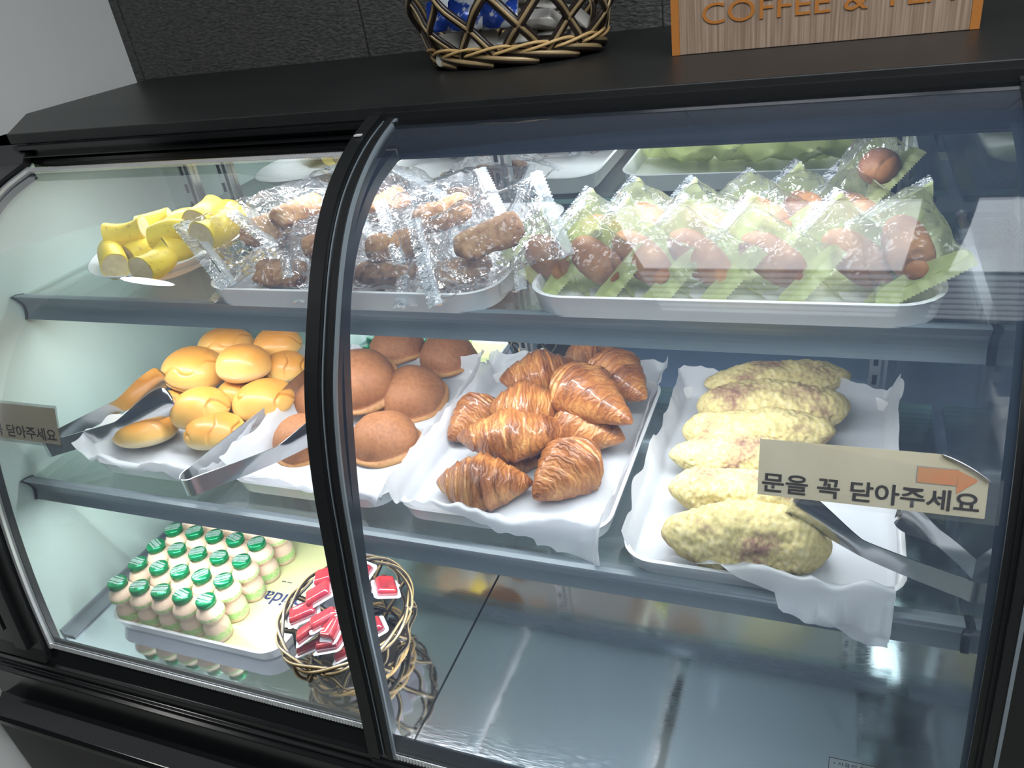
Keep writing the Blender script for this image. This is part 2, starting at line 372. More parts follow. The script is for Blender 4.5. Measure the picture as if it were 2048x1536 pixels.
# glass curves in (y,z), bottom to top: sliding door on the right runs outside the left one
OUT = smooth_curve([(-.012, -.03), (.003, .083), (.014, .185), (.030, .285), (.045, .368), (.072, .454), (.107, .518), (.133, .56), (.164, .6), (.204, .635), (.262, .665), (.325, .683)], 60)
INN = smooth_curve([(-.001, 0), (.010, .1), (.026, .2), (.048, .3), (.077, .4), (.115, .5), (.150, .56), (.190, .60), (.243, .632), (.301, .648)], 60)
def offset(C, d):
    t = np.gradient(C, axis=0); t /= np.linalg.norm(t, axis=1)[:, None]
    n = np.c_[-t[:, 1], t[:, 0]]        # outward (-y, +z) side
    return C+n*d
def curved_bar(mb, C, x0, x1, d0, d1, mi=0, i0=0, i1=None):
    """bar following the glass curve, x0..x1 wide, from offset d0 to d1 (outwards)"""
    A = offset(C, d0)[i0:i1]; B = offset(C, d1)[i0:i1]
    rows = [[(x0, a[0], a[1]), (x1, a[0], a[1]), (x1, b[0], b[1]), (x0, b[0], b[1])] for a, b in zip(A, B)]
    mb.grid(rows, mi, closed_j=True)
    k = len(mb.v)-len(rows)*4
    mb.f += [(k+3, k+2, k+1, k), (len(mb.v)-4, len(mb.v)-3, len(mb.v)-2, len(mb.v)-1)]; mb.m += [mi, mi]
def cpt(C, s):
    """point of the curve at height z=s"""
    return float(np.interp(s, C[:, 1], C[:, 0]))

# ------------------------------------------------------------------ room
def struct(o): o['kind'] = 'structure'; return o
FZ = -.75; CZ = 1.72
struct(boxobj('floor', (-2.6, -3.2, FZ-.05), (3.4, .80, FZ), M['floor']))
struct(boxobj('ceiling', (-2.6, -3.2, CZ), (3.4, .80, CZ+.05), M['ceil']))
struct(boxobj('wall_front', (-2.6, -3.25, FZ), (3.4, -3.2, CZ), M['roomwall']))
struct(boxobj('wall_right', (3.4, -3.2, FZ), (3.45, .80, CZ), M['roomwall']))
# slate tiled back wall, tiles 0.505 wide with grout between
q = MB(); q.box((-2.6, .742, FZ), (3.4, .80, CZ), 1)
for x0, x1 in ((-.19, -.166), (-.163, .334), (.337, .829), (.832, 1.33), (1.333, 1.83), (1.833, 2.4), (2.403, 3.4)):
    for z0, z1 in ((FZ, .10), (.103, 1.10), (1.103, CZ)):
        q.box((x0, .735, z0), (x1, .745, z1), 0)
struct(q.build('wall_back', [M['slate'], M['grout']]))
struct(boxobj('wall_left', (-.26, -.10, FZ), (-.185, .735, CZ), M['partition']))
struct(boxobj('wall_left_far', (-2.65, -3.2, FZ), (-2.6, .80, CZ), M['roomwall']))

def ceiling_light(x0, x1, y0, y1, label):
    t = empty('ceiling_light', ((x0+x1)/2, (y0+y1)/2, CZ-.03)); tag(t, label, 'light', 'ceiling panel lights')
    hx, hy = (x1-x0)/2, (y1-y0)/2
    q = MB()
    for a, b in (((-hx-.02, -hy-.02, 0), (hx+.02, -hy, .03)), ((-hx-.02, hy, 0), (hx+.02, hy+.02, .03)), ((-hx-.02, -hy, 0), (-hx, hy, .03)), ((hx, -hy, 0), (hx+.02, hy, .03))): q.box(a, b)
    q.build('frame', M['lampdim'], t)
    boxobj('diffuser', (-hx, -hy, .008), (hx, hy, .03), M['lamp'], t)
ceiling_light(.60, 1.24, -.80, -.02, 'square white ceiling panel light straight above the cake display case')
ceiling_light(1.34, 2.1, -.80, -.02, 'wide white ceiling panel light above the right end of the display case')
def downlight(x, y, label):
    t = empty('ceiling_downlight', (x, y, CZ-.012)); tag(t, label, 'light', 'round ceiling downlights')
    q = MB(); R = [(r, z) for r, z in ((.12, .012), (.135, .004), (.13, 0), (.112, 0), (.108, .012))]
    q.grid([[(r*math.cos(2*PI*k/40), r*math.sin(2*PI*k/40), z) for k in range(40)] for r, z in R], 0, closed_j=True); q.build('ring', M['lampdim'], t, True)
    q = MB(); q.add([(.11*math.cos(2*PI*k/40), .11*math.sin(2*PI*k/40), .006) for k in range(40)], [tuple(range(40))[::-1]]); q.build('lamp_disc', M['lampspot'], t)
downlight(-1.41, -1.03, 'round bright downlight in the ceiling beyond the left end of the case')
downlight(2.7, -.9, 'added unseen downlight beyond the right end, brightening back wall and partition')  # extra lamp, placed clear of the door reflections to brighten the walls
def add_lightstrips(x0, x1, label):  # glowing slats added for the streaks reflected in the right door
    t = empty('added_lightstrip', ((x0+x1)/2, -1.10, CZ-.02)); tag(t, label, 'lightstrip', 'added glowing ceiling strips')
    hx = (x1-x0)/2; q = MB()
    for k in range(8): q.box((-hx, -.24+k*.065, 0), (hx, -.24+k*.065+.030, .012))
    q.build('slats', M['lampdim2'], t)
add_lightstrips(.58, 1.26, 'added glowing slatted grille in the ceiling next to the square panel light')
add_lightstrips(1.34, 2.1, 'added glowing slatted grille in the ceiling next to the wide panel light')

# ------------------------------------------------------------------ display case
case = empty('display_case', (0, 0, FZ)); tag(case, 'black bakery display case with curved sliding glass doors and two glass shelves', 'display case')
class _P:      # parts are modelled in deck coordinates, so the parts are moved back by the base's height
    pass
def cpart(o):
    o.parent = case; o.location = (0, 0, -FZ); return o
# counter top
q = MB()
top = [(-.15, .735), (-.166, .463), (-.037, .318), (1.40, .318), (1.40, .735)]
vs = [(x, y, .700) for x, y in top]+[(x, y, .685) for x, y in top]
vs[2] = (-.037, .318, .697); vs[3] = (1.40, .318, .697)
# back slab is flat, front strip slopes slightly
V = [(-.15, .735, .70), (-.166, .463, .70), (1.42, .463, .70), (1.42, .735, .70), (-.037, .318, .697), (1.42, .318, .697),
     (-.15, .735, .682), (-.166, .463, .682), (1.42, .463, .682), (1.42, .735, .682), (-.037, .318, .682), (1.42, .318, .682)]
F = [(0, 1, 2, 3), (1, 4, 5, 2), (6, 9, 8, 7), (7, 8, 11, 10), (4, 10, 11, 5), (1, 7, 10, 4), (0, 6, 7, 1), (3, 9, 6, 0), (2, 8, 9, 3), (5, 11, 8, 2)]
q.add(V, F)
o = q.build('counter_top', M['blacktop']); bevel(o, .0012, 2, 12); cpart(o)
# header rail above the doors (box with grooves) and light housing
q = MB()
extrude_x(q, [(.318, .682), (.318, .664), (.312, .660), (.312, .650), (.33, .646), (.42, .646), (.42, .682)], -.15, 1.40)
extrude_x(q, [(.306, .6815), (.306, .676), (.317, .676), (.317, .6815)], -.02, 1.30)
extrude_x(q, [(.30, .668), (.30, .6665), (.318, .6665), (.318, .668)], .0, .57)
extrude_x(q, [(.299, .682), (.299, .640), (.316, .640), (.316, .682)], .606, 1.228)
o = q.build('header_rail', M['blackgloss']); cpart(o)
# body walls
q = MB(); q.box((-.15, .55, -.02), (1.40, .72, .682)); q.box((-.15, .40, .655), (1.40, .56, .682))
cpart(q.build('rear_body', M['black']))
# side uprights (outside), following the door curve
q = MB()
SIDE = [(float(a), float(b)) for a, b in offset(INN, .012)]
extrude_x(q, [(.56, -.02), (.56, .682), (.318, .682)]+SIDE[::-1]+[(-.02, -.02)], -.15, -.004)
o = q.build('left_upright', M['black']); cpart(o)
q = MB()
SIDE = [(float(a), float(b)) for a, b in offset(OUT, .014)]
extrude_x(q, [(.56, -.035), (.56, .682)]+SIDE[::-1], 1.228, 1.40)
o = q.build('right_upright', M['black']); cpart(o)
q = MB(); curved_bar(q, OUT, 1.2355, 1.2385, .0142, .0155)
cpart(q.build('right_upright_edge_strip', M['lip']))
q = MB(); curved_bar(q, INN, -.095, -.075, .012, .0155, i0=2, i1=40); curved_bar(q, INN, -.055, -.03, .012, .020, i0=0, i1=52)
cpart(q.build('left_upright_ribs', M['black']))
# inner side panels
q = MB()
SI = [(float(a), float(b)) for a, b in INN]
extrude_x(q, [(.545, 0), (.545, .66), (.318, .66)]+SI[::-1], -.0035, .0)
cpart(q.build('left_inner_panel', M['teal']))
q = MB(); extrude_x(q, [(.545, 0), (.545, .66), (.318, .66)]+SI[::-1], 1.216, 1.2275)
cpart(q.build('right_inner_panel', M['darkpanel']))
# dark skirting strips along the left wall and sill front
q = MB(); q.box((.0005, .02, .0005), (.026, .54, .004)); q.box((.0005, .02, .004), (.004, .54, .012))
cpart(q.build('deck_edge_channel', M['lip']))
# deck in two plates with a seam at x=.634
q = MB(); q.box((0, -.001, -.02), (.6325, .545, 0)); cpart(q.build('steel_deck_plate', M['steel']))
q = MB(); q.box((.6355, -.001, -.02), (1.216, .545, 0)); cpart(q.build('steel_deck_plate', M['steel']))
q = MB(); q.box((-.15, .0, -.06), (1.40, .55, -.0205)); cpart(q.build('deck_underframe', M['black']))
# mirror back
q = MB(); q.box((0, .54, 0), (1.216, .548, .66)); cpart(q.build('mirror_back_panel', M['mirror']))
# sill below the doors
q = MB()
extrude_x(q, [(.0, -.004), (-.004, -.008), (-.012, -.028), (-.018, -.030), (-.0185, -.045), (-.024, -.046), (-.024, -.052), (-.030, -.055), (-.032, -.115), (-.038, -.120), (-.064, -.126), (-.068, -.132), (-.068, -.142), (-.060, -.148), (.10, -.148), (.10, -.004)], -.15, 1.40)
o = q.build('door_sill', M['blackgloss']); bevel(o, .001, 2); cpart(o)
q = MB(); q.box((-.17, -.052, FZ+.06), (1.40, .60, -.149)); q.box((-.15, -.02, FZ), (1.38, .58, FZ+.06))
o = q.build('base_cabinet', M['base']); cpart(o)
q = MB(); q.box((-.17, -.056, -.168), (1.40, -.052, -.1495)); cpart(q.build('base_trim_strip', M['black']))

# shelves: glass sheet + concave aluminium front with end caps
def shelf(z, yf, yb, name):
    q = MB(); q.box((.006, yf+.014, z-.007), (1.210, yb, z)); g = q.build('shelf_glass', M['shelfglass']); cpart(g)
    e = MB(); e.box((.006, yb-.0008, z-.0068), (1.210, yb+.0006, z-.0002)); g2 = e.build('polished_rear_edge', M['glassedge'], g)
    # concave lip profile
    H = .037
    pr = [(yf-.001+.0, z+.004)]
    for k in range(9):
        a = k/8; pr.append((yf+.009*math.sin(PI*a)+.006*a*a, z+.003-H*a))
    pr += [(yf+.020, z-.034), (yf+.016, z-.026), (yf+.016, z-.009), (yf+.016, z+.001), (yf+.006, z+.004)]
    pr = pr[:1]+pr[1:]
    q = MB(); extrude_x(q, pr[::-1], .006, 1.212); l = q.build('shelf_lip', M['lip']); cpart(l)
    for x0 in (.0015, 1.2125):
        q = MB(); extrude_x(q, [(y-.002*(1 if i < 10 else -1), zz) for i, (y, zz) in enumerate(pr)][::-1], x0, x0+.0035); q.build('lip_end_cap', M['black'], l)
    # support bracket rail under the rear edge
    q = MB(); q.box((.02, yb-.05, z-.026), (1.20, yb-.03, z-.0075)); b = q.build('shelf_support_rail', M['lip']); cpart(b)
shelf(.497, .190, .50, 'upper')
shelf(.255, .078, .46, 'lower')
# led housings
q = MB(); q.box((.02, .322, .6415), (1.19, .350, .647)); cpart(q.build('led_housing', M['white']))
# slotted rear posts
for x in (.045, .125, .62, 1.137):
    q = MB(); q.box((x, .528, .0), (x+.014, .5395, .655)); q.box((x+.018, .531, .0), (x+.022, .5395, .655))
    for k in range(20): q.box((x+.004, .5275, .03+k*.03), (x+.010, .5282, .045+k*.03), 1)
    cpart(q.build('slotted_post', [M['post'], M['black']]))

# doors --------------------------------------------------------------
def gasket(mb, C, x0, x1, sides=True, ends=((0, 2, 0), (58, 60, 0))):
    """ribbed silver strip round the pane"""
    if sides:
        for xa, xb in ((x0, x0+.006), (x1-.005, x1)): curved_bar(mb, C, xa, xb, .002, .006)
    n = int((x1-x0)/.0022)
    for i0, i1, w in ends:
        a = offset(C, .003)[i0 if i0 else 0]; b = offset(C, .003)[i1-1]
        t = Vector((0, b[0]-a[0], b[1]-a[1])).normalized()*.0085
        nn = Vector((0, -t.z, t.y)).normalized()*.0016
        p0 = Vector((0, *(a if i0 == 0 else b))); s = 1 if i0 == 0 else -1
        rows = []
        for k in range(n+1):
            x = x0+(x1-x0)*k/n; h = nn*(1.0 if k % 2 else .35)
            rows.append([Vector((x, 0, 0))+p0, Vector((x, 0, 0))+p0+h, Vector((x, 0, 0))+p0+h+t*s, Vector((x, 0, 0))+p0+t*s])
        mb.grid(rows, 0, closed_j=True)
ldoor = empty('left_glass_door', (0, 0, 0)); cpart(ldoor)
q = MB(); curved_bar(q, INN, .001, .600, -.002, .002); smooth_split(q.build('door_glass', M['doorglass'], ldoor, True))
q = MB(); gasket(q, INN, .000, .585); q.build('silver_gasket', M['gasket'], ldoor)
q = MB(); curved_bar(q, INN, -.004, .007, -.012, -.0025); curved_bar(q, INN, .578, .603, -.010, .003)
curved_bar(q, INN, -.004, .603, -.006, -.0025, i0=0, i1=2); q.build('door_frame', M['black'], ldoor)
rdoor = empty('right_glass_door', (0, 0, 0)); cpart(rdoor)
q = MB(); curved_bar(q, OUT, .600, 1.226, -.002, .002); smooth_split(q.build('door_glass', M['doorglass'], rdoor, True))
for e_ in ((0, 2, 0), (58, 60, 0)):
    q = MB(); gasket(q, OUT, .6045, 1.2245, False, (e_,)); q.build('silver_gasket', M['gasket'], rdoor)
q = MB(); curved_bar(q, OUT, .6045, .6085, .002, .005); q.build('side_seal', M['lip'], rdoor)
q = MB(); curved_bar(q, OUT, 1.219, 1.2245, .002, .005); q.build('side_seal', M['black'], rdoor)
q = MB(); curved_bar(q, OUT, .572, .5885, -.012, .010); curved_bar(q, OUT, .589, .597, -.012, .002); curved_bar(q, OUT, .5972, .6045, -.012, .007)
q.build('door_stile', M['black'], rdoor)
q = MB(); curved_bar(q, OUT, .5892, .5905, .002, .0032); q.build('stile_groove_edge', M['lip'], rdoor)
q = MB(); curved_bar(q, OUT, 1.2245, 1.2278, -.010, .008); q.build('outer_stile', M['black'], rdoor)
q = MB(); extrude_x(q, [(-.006, -.034), (-.020, -.034), (-.020, -.046), (-.006, -.046)], .572, 1.228); q.build('bottom_rail', M['black'], rdoor)
q = MB(); extrude_x(q, [(.31, .676), (.31, .690), (.335, .690), (.335, .676)][::-1], .572, 1.228)
q.build('top_rail', M['black'], rdoor)
q = MB(); q.box((.59, .000, -.020), (1.228, .010, -.0045)); cpart(q.build('inner_track', M['lip']))
# steel stop on mullion top
q = MB(); a = offset(OUT, .0105)[-5]; q.box((.576, a[0]-.003, a[1]), (.584, a[0]+.003, a[1]+.0015)); q.build('bare_metal_scratch', M['chip'], rdoor)

# ------------------------------------------------------------------ shape builders
def rrect(hx, hy, r, n=6):
    P = []
    for cx, cy, a0 in ((hx-r, hy-r, 0), (-hx+r, hy-r, PI/2), (-hx+r, -hy+r, PI), (hx-r, -hy+r, 3*PI/2)):
        for k in range(n+1):
            a = a0+PI/2*k/n; P.append((cx+r*math.cos(a), cy+r*math.sin(a)))
    return P
def loft(rings, cap_first=True, cap_last=True):
    """rings: list of (list of xy, z)"""
    v = []; f = []; n = len(rings[0][0])
    for P, z in rings: v += [(x, y, z) for x, y in P]
    for i in range(len(rings)-1):
        for j in range(n): f.append((i*n+j, i*n+(j+1) % n, (i+1)*n+(j+1) % n, (i+1)*n+j))
    if cap_first: f.append(tuple(range(n))[::-1])
    if cap_last: f.append(tuple((len(rings)-1)*n+j for j in range(n)))
    return v, f
def tray(x0, x1, y0, y1, z, h, r, label, group, rz=0.):
    hx, hy = (x1-x0)/2, (y1-y0)/2; t = .006
    R = [(rrect(hx-t-.004, hy-t-.004, r*.8), 0), (rrect(hx-t, hy-t, r*.9), .002), (rrect(hx-.001, hy-.001, r), h-.002), (rrect(hx, hy, r), h-.0005), (rrect(hx-.001, hy-.001, r), h),
         (rrect(hx-.004, hy-.004, r-.003), h), (rrect(hx-.005, hy-.005, r-.004), h-.001), (rrect(hx-t-.003, hy-t-.003, r*.75), .006), (rrect(hx-t-.008, hy-t-.008, r*.6), .004)]
    v, f = loft(R); o = mesh('serving_tray', v, f, M['white'], None, True)
    o.location = ((x0+x1)/2, (y0+y1)/2, z); o.rotation_euler[2] = rz
    m = o.modifiers.new('es', 'EDGE_SPLIT'); m.split_angle = math.radians(40)
    return tag(o, label, 'tray', group)

S1 = .4975; S2 = .2555
GT = 'white melamine serving trays'
tray(.352, .748, .183, .488, S1, .027, .045, 'white tray on the upper shelf holding clear bags of nut bread', GT)
tray(.782, 1.178, .183, .488, S1, .027, .045, 'white tray on the upper shelf holding yellow-green bags of brown cakes', GT)
tray(.100, .336, .118, .445, S2, .022, .035, 'paper-lined white tray under the pile of milk buns', GT)
tray(.350, .594, .118, .445, S2, .022, .035, 'paper-lined white tray under the big brown mocha buns', GT)
tray(.606, .872, .112, .445, S2, .022, .035, 'paper-lined white tray under the croissants', GT)
tray(.892, 1.165, .082, .440, S2, .022, .035, 'paper-lined white tray under the flour-dusted long breads', GT)
tray(.068, .392, .050, .345, .0005, .023, .035, 'white tray on the bottom deck holding the yogurt bottles', GT)

def hsh(p, s, seed=0.): return noise.noise(Vector((p[0]*s+seed*7.3, p[1]*s-seed*3.1, p[2]*s+seed*1.7)))
def ridged(p, s, seed=0.): return 1-abs(hsh(p, s, seed))*2

def croissant_mesh(L=.15, R=.034, bend=.018, seed=0, nseg=4.2):
    NU, NT = 110, 36; rows = []; tone = []
    for i in range(NU+1):
        u = -1+2*i/NU; row = []
        for j in range(NT):
            th = 2*PI*j/NT
            sh = .42*math.sin(th+seed)+.14*math.sin(2*th+seed*2)
            au = abs(u+.02*math.sin(seed*3)); s = au*nseg+sh*(1 if u > 0 else -1)*.9+.35
            fr = s-math.floor(s); k = math.floor(s)
            env = (1-.80*au**1.55)*(1+.12*(1-fr))*(1+.14*math.exp(-(au/.30)**2))
            tip = math.sqrt(max(0, 1-abs(u)**9))
            r = R*env*tip*.92
            x = u*L/2
            y = math.cos(th)*r*.98; z = math.sin(th)*r*.86
            p = Vector((x, y, z))
            nz = hsh(p, 38, seed); n2 = hsh(p, 110, seed+3)
            rr = 1+.13*nz+.04*n2
            y *= rr; z *= rr
            z = max(z, -R*.55)
            y += bend*u*u; z -= .010*abs(u)**2.2
            row.append(Vector((x, y, z)))
            t = .50+.20*math.sin(th)-.20*fr+.45*nz+.10*(1-au)
            if fr > .90: t -= .35*(fr-.9)/.1*1.0
            if math.sin(th) < -.3: t += .1
            tone.append(max(0, min(1, t)))
        rows.append(row)
    q = MB(); q.grid(rows, 0, closed_j=True)
    q.f.append(tuple(range(NT))[::-1]); q.f.append(tuple(NU*NT+j for j in range(NT))); q.m += [0, 0]
    return q, tone
def bun_mesh(a=.042, b=.036, h=.026, seed=0, kind='bun'):
    NU, NT = 84, 124; rows = []; tone = []
    for i in range(NU+1):
        ph = -PI/2+PI*i/NU; row = []
        for j in range(NT):
            th = 2*PI*j/NT
            cx, sx = math.cos(ph), math.sin(ph)
            cx = abs(cx)**.85
            p = Vector((cx*math.cos(th)*a, cx*math.sin(th)*b, (sx*h*1.12 if sx > 0 else sx*h*.72)))
            wv = 1+.07*hsh(p, 22, seed)
            pw = p+Vector((hsh(p, 40, 3), hsh(p, 40, 4), 0))*.006; rg = ridged(pw, 24, seed+5); cr = max(0, rg-.88)/.12*max(0, min(1, .5+2.5*hsh(p, 20, seed+8)))
            if sx > -.15: wv -= .065*cr
            p = Vector((p.x*wv, p.y*wv, p.z*wv)); row.append(p)
            t = .08+.60*max(0, (sx+.35))/1.3*1.05+.22*hsh(p, 14, seed+9)+.22*cr
            if sx < -.42: t -= .25
            if sx > .2: t = max(t, .34)
            tone.append(max(0, min(1, t)))
        rows.append(row)
    q = MB(); q.grid(rows, 0, closed_j=True)
    return q, tone
def mocha_mesh(R=.052, H=.040, seed=0):
    prof = []
    for k in range(22):
        a = PI/2*(1-k/21); prof.append((R*.96*math.cos(a)**.92, .009+H*math.sin(a)**.95, .55))
    prof += [(R*1.0, .0085, .2), (R*1.06, .006, .05), (R*1.08, .003, .0), (R*1.05, .001, .1), (R*.98, 0, .3), (R*.5, 0, .3), (.0005, 0, .3)]
    NT = 64; rows = []; tone = []
    for (r, z, t) in prof:
        row = []
        for j in range(NT):
            th = 2*PI*j/NT; k = 1+.035*math.sin(2*th+seed)+.02*math.sin(5*th+seed*2); rr = r*k
            p = Vector((rr*math.cos(th), rr*math.sin(th), z+.003*hsh((r*math.cos(th), r*math.sin(th), seed), 30)))
            if z < .009 and z > 0: p.z += .003*math.sin(3*th+seed)*(r > R)
            p.z = max(p.z, 0)
            row.append(p); tone.append(max(0, min(1, t+.12*hsh(p, 25, seed))))
        rows.append(row)
    q = MB(); q.grid(rows, 0, closed_j=True)
    return q, tone
def flour_mesh(L=.19, R=.036, seed=0):
    NU, NT = 170, 90; rows = []; tone = []
    for i in range(NU+1):
        u = -1+2*i/NU; row = []
        for j in range(NT):
            th = 2*PI*j/NT
            r = R*max(0, 1-abs(u)**2.5)**.58
            p0 = Vector((u*L/2, math.cos(th)*r, math.sin(th)*r))
            k = 1+.24*hsh(p0, 15, seed)+.09*hsh(p0, 60, seed)+.06*hsh(p0, 190, seed)
            p = Vector((p0.x*(1+.02*hsh(p0, 60, seed)), p0.y*k, p0.z*k*.82))
            p.z = max(p.z, -R*.58)
            row.append(p)
            t = .27+.60*max(0, hsh(p0, 26, seed+4)-.04)*1.6+.16*hsh(p0, 120, seed)
            tone.append(max(0, min(1, t)))
        rows.append(row)
    q = MB(); q.grid(rows, 0, closed_j=True)
    return q, tone
def banana_mesh(L=.055, R=.0175, seed=0, bend=.006):
    NU, NT = 16, 30; rows = []; tone = []; fl = MB()
    for i in range(NU+1):
        u = -1+2*i/NU; row = []
        for j in range(NT):
            th = 2*PI*j/NT; r = R*(1+.018*math.cos(5*th))*(1-.05*u)
            p = Vector((u*L/2, math.cos(th)*r, math.sin(th)*r-bend*u*u)); row.append(p)
            t = .2+.3*hsh(p, 60, seed)+(.9 if hsh(p, 330, seed) > .46 else 0)+(.30 if abs(math.cos(2.5*th)) > .985 else 0)
            tone.append(max(0, min(1, t)))
        rows.append(row)
    q = MB(); q.grid(rows, 0, closed_j=True); fl2 = MB()
    for i, s in ((0, -1), (NU, 1)):
        c = sum(rows[i], Vector())/NT
        rim = [c+(p-c)*.93+Vector((s*.0006, 0, 0)) for p in rows[i]]
        (fl if s < 0 else fl2).add(rim+[c+Vector((s*.002, 0, 0))], [((j, (j+1) % NT, NT) if s > 0 else ((j+1) % NT, j, NT)) for j in range(NT)])
        k = len(q.v); q.f.append(tuple(i*NT+j for j in range(NT))[::-s]); q.m.append(0)
    return q, tone, fl, fl2

def put(o, c, yaw, pitch=0., roll=0., s=1.):
    o.location = c
    o.rotation_mode = 'QUATERNION'
    Rz = Matrix.Rotation(yaw, 3, 'Z') @ Matrix.Rotation(-pitch, 3, 'Y') @ Matrix.Rotation(roll, 3, 'X')
    o.rotation_quaternion = Rz.to_quaternion(); o.scale = (s, s, s)
    return o
def seg(p0, z0, p1, z1):
    a = at(*p0, z0); b = at(*p1, z1); d = b-a
    return (a+b)/2, math.atan2(d.y, d.x), math.asin(max(-1, min(1, d.z/d.length))), d.length

# ------------------------------------------------------------------ baking paper
def paper(cx, cy, z, hx, hy, corners, label, seed=0, hang=.0):
    """sheet lying in a tray of half sizes hx,hy; corners = (u,v) of the sheet's corners about the tray centre"""
    N = 64; rows = []
    ix, iy = hx-.014, hy-.014
    def fold(a, lim, front=False):
        s = 1 if a > 0 else -1; e = abs(a)-lim
        if e <= 0: return a, 0.
        k1 = min(e, .020); e2 = max(0, e-.020)
        pos = lim+k1*.42; h = k1*.90
        if front and s < 0:
            k2 = min(e2, .010); e3 = max(0, e2-.010)
            pos += k2*.95+e3*.22; h += k2*.1-e3*.97
        else: pos += e2*.40; h += e2*.80
        return s*pos, h
    for i in range(N+1):
        row = []
        for j in range(N+1):
            a, b = i/N, j/N
            c00, c10, c11, c01 = corners
            u = (c00[0]*(1-a)*(1-b)+c10[0]*a*(1-b)+c11[0]*a*b+c01[0]*(1-a)*b)
            v = (c00[1]*(1-a)*(1-b)+c10[1]*a*(1-b)+c11[1]*a*b+c01[1]*(1-a)*b)
            ed = .010*hsh((u, v, seed), 14); 
            if i in (0, N): u += .006*hsh((v, seed, 1), 30)
            if j in (0, N): v += .006*hsh((u, seed, 2), 30)
            x, h1 = fold(u, ix+.004*hsh((v, seed, 0), 12)); y, h2 = fold(v, iy+.004*hsh((u, seed, 5), 12), True)
            h = (max(h1, h2) if h2 >= 0 else h2+h1*.4)
            out = max(0, abs(u)-ix, abs(v)-iy)
            p = (u, v, seed)
            wr = .0022*ridged(p, 22, seed)+(.016*hsh(p, 15, seed+2)+.010*ridged(p, 30, seed))*min(1, out/.03)
            x += .006*hsh(p, 24, seed+6)*min(1, out/.03)
            zz = z+.0065+h+max(0, wr)*(1 if h >= .0 else 0)
            yy = y-(wr*1.2 if h2 < 0 else 0)
            row.append(Vector((cx+x, cy+yy, zz)))
        rows.append(row)
    q = MB(); q.grid(rows); o = q.build('baking_paper', M['paper'], None, smooth=True)
    tag(o, label, 'paper', 'baking paper sheets lining the trays'); return o
paper(.218, .2815, S2, .118, .1635, [(-.150, -.180), (.135, -.200), (.140, .190), (-.150, .190)], 'white baking paper under the milk buns, left end of the middle shelf', 1)
paper(.472, .2815, S2, .122, .1635, [(-.150, -.166), (.140, -.195), (.150, .185), (-.145, .19)], 'white baking paper under the round mocha buns', 2)
paper(.739, .2785, S2, .133, .1665, [(-.160, -.176), (.150, -.215), (.165, .195), (-.155, .20)], 'crumpled white baking paper around the croissants', 3)
paper(1.0285, .261, S2, .1365, .179, [(-.155, -.155), (.122, -.248), (.165, .190), (-.150, .20)], 'white baking paper under the flour-dusted breads, one corner hanging over the shelf front', 4)

# ------------------------------------------------------------------ croissants
proto = [croissant_mesh(seed=s, bend=b, nseg=n) for s, b, n in ((1, .016, 4.2), (2, .024, 3.6), (3, .010, 4.6), (4, .020, 4.0))]
pm = []
for k, (qq, tn) in enumerate(proto):
    o = qq.build('croissant', M['croissant'], None, smooth=True, tone=tn); pm.append(o)
GC = 'croissants piled on the paper-lined tray'
CR = [((862, 968), (1060, 968), .290, 0, 1.08, .0, 'glossy croissant lying at the front left of the croissant tray'),
      ((1082, 990), (1200, 880), .290, 2, 1.10, .1, 'croissant at the front right of its tray, turned almost end-on'),
      ((905, 880), (1150, 862), .312, 1, 1.08, -.1, 'large croissant across the middle of the croissant pile'),
      ((1085, 820), (1225, 885), .298, 3, 1.05, .1, 'croissant half under the long slanting one, at the right of the pile'),
      ((905, 870), (1010, 800), .290, 2, 1.05, 0, 'croissant mostly hidden at the left edge of the pile'),
      ((970, 822), (1130, 812), .326, 3, 1.06, .05, 'arched croissant on top, third from the front of the pile'),
      ((1098, 735), (1240, 838), .335, 0, 1.12, -.1, 'long slanting croissant on top at the right of the pile'),
      ((1000, 765), (1165, 735), .325, 1, 1.06, 0, 'croissant at the back left of the croissant pile'),
      ((1180, 715), (1275, 790), .318, 2, 1.12, .1, 'croissant at the back right of the croissant pile'),
      ((1130, 712), (1235, 700), .315, 3, 1.0, 0, 'croissant farthest back in the pile under the upper shelf'),
      ((960, 905), (1080, 925), .280, 1, .85, 0, 'dark croissant underneath, in the gap between the two front ones')]
used = set()
for p0, p1, z, k, s, ro, lab in CR:
    if k in used: o = pm[k].copy(); COL.objects.link(o)
    else: o = pm[k]; used.add(k)
    c, yaw, pi, L = seg(p0, z, p1, z)
    put(o, c, yaw, 0, ro, 1); sc = L/.15; o.scale = (sc, s, s)
    tag(o, lab, 'croissant', GC)

# ------------------------------------------------------------------ milk buns
GB = 'milk buns piled on the left tray'
BN = [(290, 862, 115, 78, .287, .3, 'milk bun at the front left corner of the bun tray, beside the tongs'),
      (430, 868, 118, 78, .287, .1, 'wrinkled milk bun at the very front of the bun pile'),
      (402, 822, 112, 100, .307, .6, 'plump milk bun with a pale spot on top, behind the front one'),
      (390, 745, 124, 98, .325, -.2, 'smooth golden milk bun left of centre in the pile'),
      (488, 733, 102, 96, .340, .5, 'milk bun on top of the pile with a torn white lower edge'),
      (478, 800, 90, 90, .292, 0, 'milk bun low in the middle gap of the pile'),
      (528, 803, 120, 90, .300, .7, 'pale milk bun lying at the right edge of the bun tray'),
      (455, 697, 110, 85, .326, .1, 'milk bun at the back left of the pile under the shelf front'),
      (556, 692, 100, 80, .330, -.2, 'milk bun at the back right of the pile with a white split'),
      (572, 742, 90, 85, .310, .2, 'milk bun partly hidden behind the black door stile'),
      (338, 812, 85, 70, .290, .4, 'darker milk bun behind the tong blades'),
      (520, 760, 90, 80, .290, .3, 'milk bun buried in the middle of the bun pile')]
bp = []
